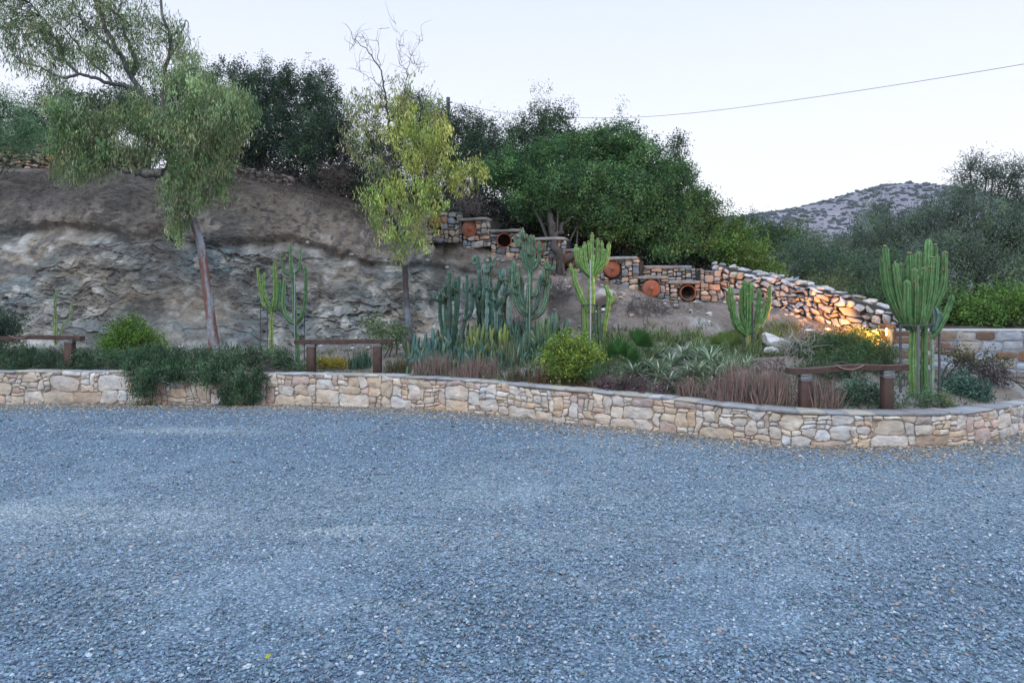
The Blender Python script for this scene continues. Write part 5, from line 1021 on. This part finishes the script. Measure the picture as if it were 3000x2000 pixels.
B('trailing_rosemary', [(430, 1050, 62, 34, 11.6, .35), (420, 1085, 50, 28, 11.25, .22), (420, 1120, 40, 30, 11.08, .13), (424, 1150, 36, 28, 11.05, .1), (470, 1090, 60, 26, 11.2, .22), (500, 1060, 60, 36, 11.6, .35), (540, 1098, 45, 22, 11.15, .14)], 'dark green curtain of foliage hanging over the wall, left and narrower one', 'trailing plant', 'trail', RM, 612, per=85, group=GT, lf=.9)
B('trailing_rosemary', [(590, 1060, 62, 36, 11.6, .35), (640, 1085, 55, 30, 11.2, .22), (700, 1060, 75, 42, 11.6, .4), (790, 1062, 70, 38, 11.7, .35), (700, 1110, 68, 34, 11.08, .16), (695, 1150, 62, 34, 11.04, .11), (760, 1130, 26, 40, 11.06, .08), (850, 1085, 50, 20, 11.6, .25), (660, 1165, 25, 20, 11.03, .08), (615, 1100, 35, 26, 11.1, .14)], 'dark green curtain of foliage hanging over the wall, right and wider one', 'trailing plant', 'trail', RM, 613, per=85, group=GT, lf=.9)
B('spreading_juniper', [(2420, 1010, 75, 28, 10.6, .35), (2500, 1015, 80, 34, 10.5, .35), (2570, 1030, 55, 30, 10.3, .3), (2370, 1030, 55, 26, 10.4, .3), (2480, 1045, 90, 24, 10.1, .3), (2530, 985, 40, 20, 10.9, .2), (2590, 1060, 40, 24, 9.9, .25), (2520, 1000, 42, 24, 11.2, .22), (2560, 1015, 36, 26, 11.0, .2), (2465, 990, 34, 18, 11.4, .2)], 'feathery spreading green shrub under the wall lamp', 'shrub', 'rosemary', [(.07, .13, .055), (.09, .15, .06), (.055, .10, .05)], 620, per=70)
B('spreading_juniper', [(2400, 1075, 60, 16, 9.4, .25), (2500, 1075, 70, 16, 9.4, .25)], 'low green mat directly behind the right-hand wooden rail', 'shrub', 'rosemary', [(.08, .13, .06), (.06, .10, .05)], 621, per=70)
B('leggy_shrub', [(2850, 1050, 55, 24, 9.9, .3), (2800, 1040, 40, 22, 9.9, .3), (2900, 1070, 50, 26, 9.8, .3)], 'dark twiggy shrub with yellow leaf tips before the mortared wall', 'shrub', 'small', [(.16, .15, .04), (.10, .11, .05), (.07, .06, .06)], 622, per=40, size=1.2, lf=.5, twig=1., trunks=3)
B('leggy_shrub', [(2870, 1095, 70, 34, 9.6, .3), (2920, 1100, 45, 30, 9.5, .25)], 'dark purplish twiggy bush at the right end of the bed', 'shrub', 'fine', [(.07, .06, .065), (.09, .075, .07)], 623, per=45, size=.7, twig=1., trunks=3)
B('low_succulent', [(2830, 1145, 45, 26, 9.0, .22), (2800, 1120, 30, 22, 9.1, .2), (2870, 1160, 35, 18, 8.9, .2)], 'blue-green bushy succulent right of the largest cactus', 'succulent', 'small', [(.09, .16, .12), (.07, .13, .10)], 624, per=110, size=1.2)
B('low_succulent', [(2768, 1170, 22, 16, 8.55, .1)], 'small round golden-green ball plant beside the largest cactus', 'succulent', 'small', [(.20, .24, .10), (.16, .20, .08)], 625, per=200, size=.8)
B('low_succulent', [(2510, 1150, 40, 26, 8.7, .2), (2560, 1165, 45, 18, 8.6, .2), (2490, 1170, 25, 18, 8.5, .15)], 'grey-green leafy succulent between the posts of the right-hand rail', 'succulent', 'small', [(.11, .17, .12), (.09, .14, .09)], 626, per=110, size=1.3)
B('low_succulent', [(2700, 1165, 50, 12, 8.5, .15)], 'thin green mat at the foot of the largest cactus', 'succulent', 'small', [(.12, .20, .11)], 627, per=110, size=.9)
B('leafy_shrub', [(1100, 955, 28, 30, 13.2, .25), (1140, 985, 40, 24, 13.0, .25), (1175, 975, 25, 25, 13.1, .2)], 'pale green leafy shrub at the foot of the slender yellow-leaved tree', 'shrub', 'small', [(.16, .23, .10), (.13, .20, .09)], 628, per=60, size=1.5, lf=.5)
B('flowering_mat', [(960, 1062, 45, 9, 12.3, .3), (990, 1064, 30, 7, 12.2, .25)], 'mat of small yellow flowers behind the middle wooden rail', 'flowers', 'small', [(.42, .30, .03), (.45, .33, .05), (.15, .20, .06)], 629, per=160, size=.8)
B('leafy_shrub', [(10, 965, 40, 34, 13.6, .3), (-50, 970, 50, 40, 13.6, .3)], 'dark leafy shrub behind the leftmost rail, cut by the picture edge', 'shrub', 'olive', DKG, 630, per=50)
B('low_succulent', [(2050, 1130, 40, 22, 9.5, .2), (2000, 1120, 30, 20, 9.6, .2)], 'grey-green low plant before the tall red-brown clump', 'succulent', 'small', [(.11, .15, .10), (.14, .18, .12)], 631, per=90, size=1.1)
B('low_succulent', [(1830, 1122, 90, 14, 9.6, .25), (1930, 1140, 80, 14, 9.3, .22)], 'purplish creeping succulent mat along the wall top', 'succulent', 'small', [(.15, .085, .10), (.11, .07, .08), (.10, .11, .08)], 632, per=90, size=1.)

# dry twig tangles
def brush(px, py, rx, ry, D, n, label, seed, col=(.20, .18, .17)):
    rng = np.random.default_rng(seed); c = W(px, py, D); root = thing('dry_brush', c, label, 'dry twigs', 'dry twig tangles'); mb = MB()
    for k in range(n):
        s = c+np.clip(rng.normal(size=3), -1.5, 1.5)*np.array([rx*.45, 35, ry*.45])/F*D; d = nrm(rng.normal(size=3)*np.array([1, .6, .8])); L_ = rng.uniform(.12, .4)
        tube(mb, smooth_path([s, s+d*L_*.5+rng.normal(0, .05, 3), s+d*L_+rng.normal(0, .09, 3)], 5), np.linspace(.006, .002, 5), 4, np.asarray(col)*rng.uniform(.6, 1.3), cap=False)
    mb.build('twigs', M_TWIG, root)
brush(1105, 690, 55, 60, 15.4, 240, 'grey dry twigs hanging on the cliff left of the slender tree', 1)
brush(1630, 855, 55, 30, 13.6, 200, 'grey dry tangle on the slope behind the bright cactus', 2, (.15, .135, .13))
brush(1890, 910, 80, 20, 13.0, 220, 'dark dry tangle on the slope under the lowest clay beehives', 3, (.12, .11, .105))
brush(1370, 600, 45, 35, 15.6, 160, 'bare twigs above the top left of the beehive wall', 4, (.14, .125, .12))
brush(980, 520, 50, 50, 19.0, 220, 'brown dead branches hanging at the edge of the dark evergreens', 5, (.12, .09, .075))
brush(2330, 1020, 40, 40, 10.3, 90, 'pale dead stalks beside the white boulder', 6, (.34, .32, .28))

for k_, (px_, py_, lb_) in enumerate([(640, 505, 'beside the eucalyptus crown'), (760, 525, 'under the tall dark evergreen'), (870, 555, 'below the ragged dark evergreen'), (960, 585, 'left of the yellow-leaved tree'), (1060, 615, 'just behind the yellow-leaved tree')]):
    brush(px_, py_, 85, 30, float(np.interp(px_, [600, 1100], [18.9, 17.4])), 170, 'brown roots and dead twigs on the bank edge '+lb_, 20+k_, (.085, .065, .055))
# ------------------------------------------------------------------ boulders, rocks
def boulder(px, py, r, D, label, col, seed, R=None):
    c = W(px, py, D); root = thing('boulder', c, label, 'boulder'); mb = MB(); rock(mb, c, r, col, sub=3, seed=seed, R=R, cuts=9, rough=.3); mb.build('rock', M_STONE, root)
a = -.6; Rb = np.array([[math.cos(a), 0, -math.sin(a)], [0, 1, 0], [math.sin(a), 0, math.cos(a)]])
boulder(2268, 1000, (.30, .2, .15), 10.75, 'long white boulder leaning to the right beside the mid-sized cactus', (.55, .54, .53), 4, Rb)
boulder(2258, 1030, (.13, .12, .08), 10.5, 'small white rock under the long white boulder', (.5, .5, .5), 5)
boulder(1768, 868, (.26, .2, .2), 13.2, 'pale rock on the slope behind the bright yellow-green cactus', (.34, .32, .30), 6)
mb = MB(); rng = np.random.default_rng(640)
for k in range(260):
    px = rng.uniform(900, 2500); j = rng.uniform(0, 1); D = np.interp(px, [900, 1500, 2100, 2500], [15.5, 13, 12.2, 11])+j*2.2; g = ground_pt(px, D); s = rng.uniform(.015, .07); rock(mb, g+np.array([0, 0, s*.2]), (s, s*.8, s*.6), col_dry(rng)*1.1, sub=1, seed=k)
tag(mb.build('loose_stones', M_DRY, smooth=False), 'small loose stones scattered over the slope', 'stones', kind='stuff')
# litter along the wall foot
n = 15000; u = rng.uniform(0, ln.L, n); d = np.abs(rng.normal(0, .42, n))+.03; d[:3000] *= 2.6; P = ln.at(u, 0*u, d); P[:, 2] = .018; mb = MB()
leaf_cloud(mb, P, np.stack([rng.normal(size=n), rng.normal(size=n), .15*rng.normal(size=n)], 1), rng.uniform(.02, .06, n), rng.uniform(.008, .018, n), np.array([.42, .34, .25])*np.exp(rng.normal(0, .35, (n, 1))), rng)
tag(mb.build('leaf_litter', M_LEAF, smooth=False), 'dry tan leaves blown against the foot of the retaining wall', 'leaf litter', kind='stuff')
for (px, py, cl, lab) in ((785, 1940, (.5, .5, .05), 'yellow fallen leaf on the gravel near the bottom left of centre'), (1238, 1957, (.45, .40, .15), 'pale yellow fallen leaf on the gravel at the bottom centre'), (2285, 1429, (.25, .12, .06), 'rusty fallen leaf on the gravel right of centre')):
    g = G(px, py); mb = MB(); leaf_cloud(mb, (g+np.array([0, 0, .03]))[None], np.array([[1, .4, .3]]), .032, .02, np.array([cl]), rng); tag(mb.build('fallen_leaf', M_LEAF), lab, 'leaf', 'fallen leaves on the gravel')

# ------------------------------------------------------------------ wooden rails
def rail(px0, px1, py0, py1, D, posts, label, ph, seed, bh=.075, bw=.14, pw=.135):
    """rustic beam on two square posts lashed with rope"""
    rng = np.random.default_rng(seed); g = ground_pt((px0+px1)/2, D); root = thing('wooden_rail', (g[0], D, g[2]), label, 'wooden rail', 'rustic wooden rails behind the retaining wall')
    a, b = W(px0, py0, D), W(px1, py1, D); wood = np.array([.082, .05, .04])
    n = 60; t = np.linspace(0, 1, n); P = a*(1-t)[:, None]+b*t[:, None]; hh = bh*(1+.12*fbm(np.stack([t*9, 0*t, 0*t+seed], -1), 3, seed)); mb = MB()
    if seed != 1: P[:, 2] += .012*np.sin(t*9+seed); hh = hh*(1-.25*np.exp(-((t-.5)/.06)**2))
    cs = np.array([(-.5, -.42), (-.42, -.5), (.42, -.5), (.5, -.42), (.5, .42), (.42, .5), (-.42, .5), (-.5, .42)])
    V = np.stack([P+np.stack([0*t, c[0]*bw+.003*rng.normal(size=n), c[1]*hh-hh/2+.002*rng.normal(size=n)], 1) for c in cs], 1).reshape(-1, 3)
    i = np.arange(n-1)[:, None]*8; j = np.arange(8)[None]; mb.add(V, np.stack([i+j, i+(j+1) % 8, i+8+(j+1) % 8, i+8+j], -1).reshape(-1, 4), np.tile(wood, (n*8, 1)))
    n0 = mb.n-n*8; mb.F.setdefault(8, []).append(np.array([[n0+k for k in range(8)], [n0+(n-1)*8+7-k for k in range(8)]]))
    mb.build('beam', M_WOOD, root, smooth=False)
    for px in posts:
        tt = (px-px0)/(px1-px0); top = a*(1-tt)+b*tt; zt = top[2]-bh; zb = ground_pt(px, D)[2]-.1; mb = MB()
        box(mb, (top[0], D, (zt+zb)/2-.01), (pw, pw, zt-zb-.02), 0, wood*1.05, bev=.15); mb.build('post', M_WOOD, root)
        mb = MB()
        for q in range(6 if seed == 3 else 3):
            z = zt-.015-q*.013; h = pw/2+.004; s = [(-h, -h), (h, -h), (h, h), (-h, h), (-h, -h)]
            tube(mb, np.array([(top[0]+x, D+y, z+.006*math.sin(q*2+k_*1.3)) for k_, (x, y) in enumerate(s)]), .0055, 6, (.30, .30, .31))
        mb.build('rope_lashing', M_ROPE, root)
    if seed != 1:                      # a rope bow slung at mid span
        m = a*.5+b*.5; mb = MB(); ts = np.linspace(-1, 1, 14)
        tube(mb, np.stack([m[0]+ts*.17, 0*ts+D-bw*.55, m[2]+.012-.055*(1-ts**2)], 1), .010, 6, (.24, .15, .13)); mb.build('rope', M_ROPE, root)
rail(-115, 242, 986, 982, 12.0, [-62, 205], 'wooden rail on posts at the far left, cut by the picture edge', .5, 2)
rail(865, 1148, 995, 993, 11.65, [912, 1106], 'straight dark wooden rail on two posts at the centre left of the wall', .5, 1, bh=.075)
rail(2306, 2656, 1077, 1064, 8.25, [2357, 2598], 'weathered wooden rail with rope lashings on the right part of the wall', .5, 3, bh=.072, bw=.13, pw=.115)

# ------------------------------------------------------------------ utility pole and cable
root = thing('utility_pole', (W(1313, 600, 30)[0], 30, 4.5), 'dark utility pole top rising behind the yellow-leaved tree', 'utility pole'); mb = MB()
tube(mb, np.array([W(1313, 640, 30), W(1313, 286, 30)]), [.10, .085], 12, (.12, .12, .11)); mb.build('pole', M_WOOD, root)
mb = MB(); box(mb, W(1318, 300, 29.88), (.22, .04, .05), 0, (.12, .12, .12)); mb.build('bracket', M_METAL, root)
mb = MB(); P = smooth_path([W(1316, 300, 30), W(1490, 332, 27), W(1740, 346, 24), W(2000, 334, 21), W(2400, 283, 18), W(3000, 188, 15), W(3500, 90, 13)], 80)
tube(mb, P, .0065, 6, (.10, .10, .12)); tag(mb.build('overhead_cable', M_METAL), 'thin dark cable crossing the sky from the utility pole to the upper right', 'cable')

# ------------------------------------------------------------------ garden path light and wall lamp
c = W(2370, 968, 9.6); root = thing('disc_light', ground_pt(2370, 9.6), 'small white disc on a thin stake in the green shrubs left of the lamp', 'garden light'); mb = MB()
n = 24; a = np.arange(n)*2*np.pi/n; prof = [(.001, .022), (.03, .02), (.055, .008), (.06, 0), (.05, -.01), (.012, -.014)]
V = np.array([[(c[0]+q*math.cos(t), c[1]+q*math.sin(t), c[2]+z) for t in a] for q, z in prof]).reshape(-1, 3)
mb.add(V, [[k*n+j, (k+1)*n+j, (k+1)*n+(j+1) % n, k*n+(j+1) % n] for k in range(len(prof)-1) for j in range(n)], (.6, .58, .58)); mb.build('disc', M_CLAY, root)
mb = MB(); tube(mb, np.array([c-np.array([0, 0, .01]), np.array([c[0], c[1], ground_pt(2370, 9.6)[2]-.03])]), .005, 6, (.25, .24, .22)); mb.build('stake', M_METAL, root)
c = W(2597, 972, 11.12); root = thing('wall_lamp', c, 'small glowing lamp set at the end of the dry-stone wall, throwing orange light', 'lamp'); mb = MB()
slab(mb, c+np.array([.062, .10, .0]), (.05, .50, .26), 0, (.15, .10, .075), 3); mb.build('bracket', M_DRY, root)  # stone plate added as a shield keeping lamp light off the wall end
em, nt, b_ = newmat('lamp_glass'); b_.inputs['Base Color'].default_value = (1, .9, .75, 1); b_.inputs['Emission Color'].default_value = (1, .62, .30, 1); b_.inputs['Emission Strength'].default_value = 7
mb = MB(); tube(mb, np.array([c+np.array([0, 0, -.055]), c+np.array([0, 0, .055])]), .013, 12); lampg = mb.build('bulb', em, root)
ld = bpy.data.lights.new('lamp_light', 'SPOT'); ld.energy = 330; ld.color = (1.0, .34, .06); ld.shadow_soft_size = .03; ld.spot_size = math.radians(172); ld.spot_blend = .25
lo = bpy.data.objects.new('lamp_light', ld); COL.objects.link(lo); lo.parent = root; lo.location = (-.12, -.03, 0)
from mathutils import Vector
lo.rotation_euler = Vector((-1, .30, -.12)).to_track_quat('-Z', 'Y').to_euler()

# ------------------------------------------------------------------ evening air
hz = bpy.data.materials.new('haze'); hz.use_nodes = True; nt = hz.node_tree; nt.nodes.clear(); oo = nt.nodes.new('ShaderNodeOutputMaterial'); pv = nt.nodes.new('ShaderNodeVolumePrincipled')
pv.inputs['Color'].default_value = (.80, .86, 1.0, 1); pv.inputs['Density'].default_value = .0002; nt.links.new(pv.outputs[0], oo.inputs['Volume'])
mb = MB(); x0, x1, y0, y1, z0, z1 = -3300, 3300, -3300, 3300, -3, 150
V = [(x, y, z) for z in (z0, z1) for y in (y0, y1) for x in (x0, x1)]; mb.add(V, [[0, 2, 3, 1], [4, 5, 7, 6], [0, 1, 5, 4], [2, 6, 7, 3], [0, 4, 6, 2], [1, 3, 7, 5]])
tag(mb.build('haze', hz, smooth=False), 'faint blue evening haze between the garden and the distant hill', 'haze', kind='stuff')
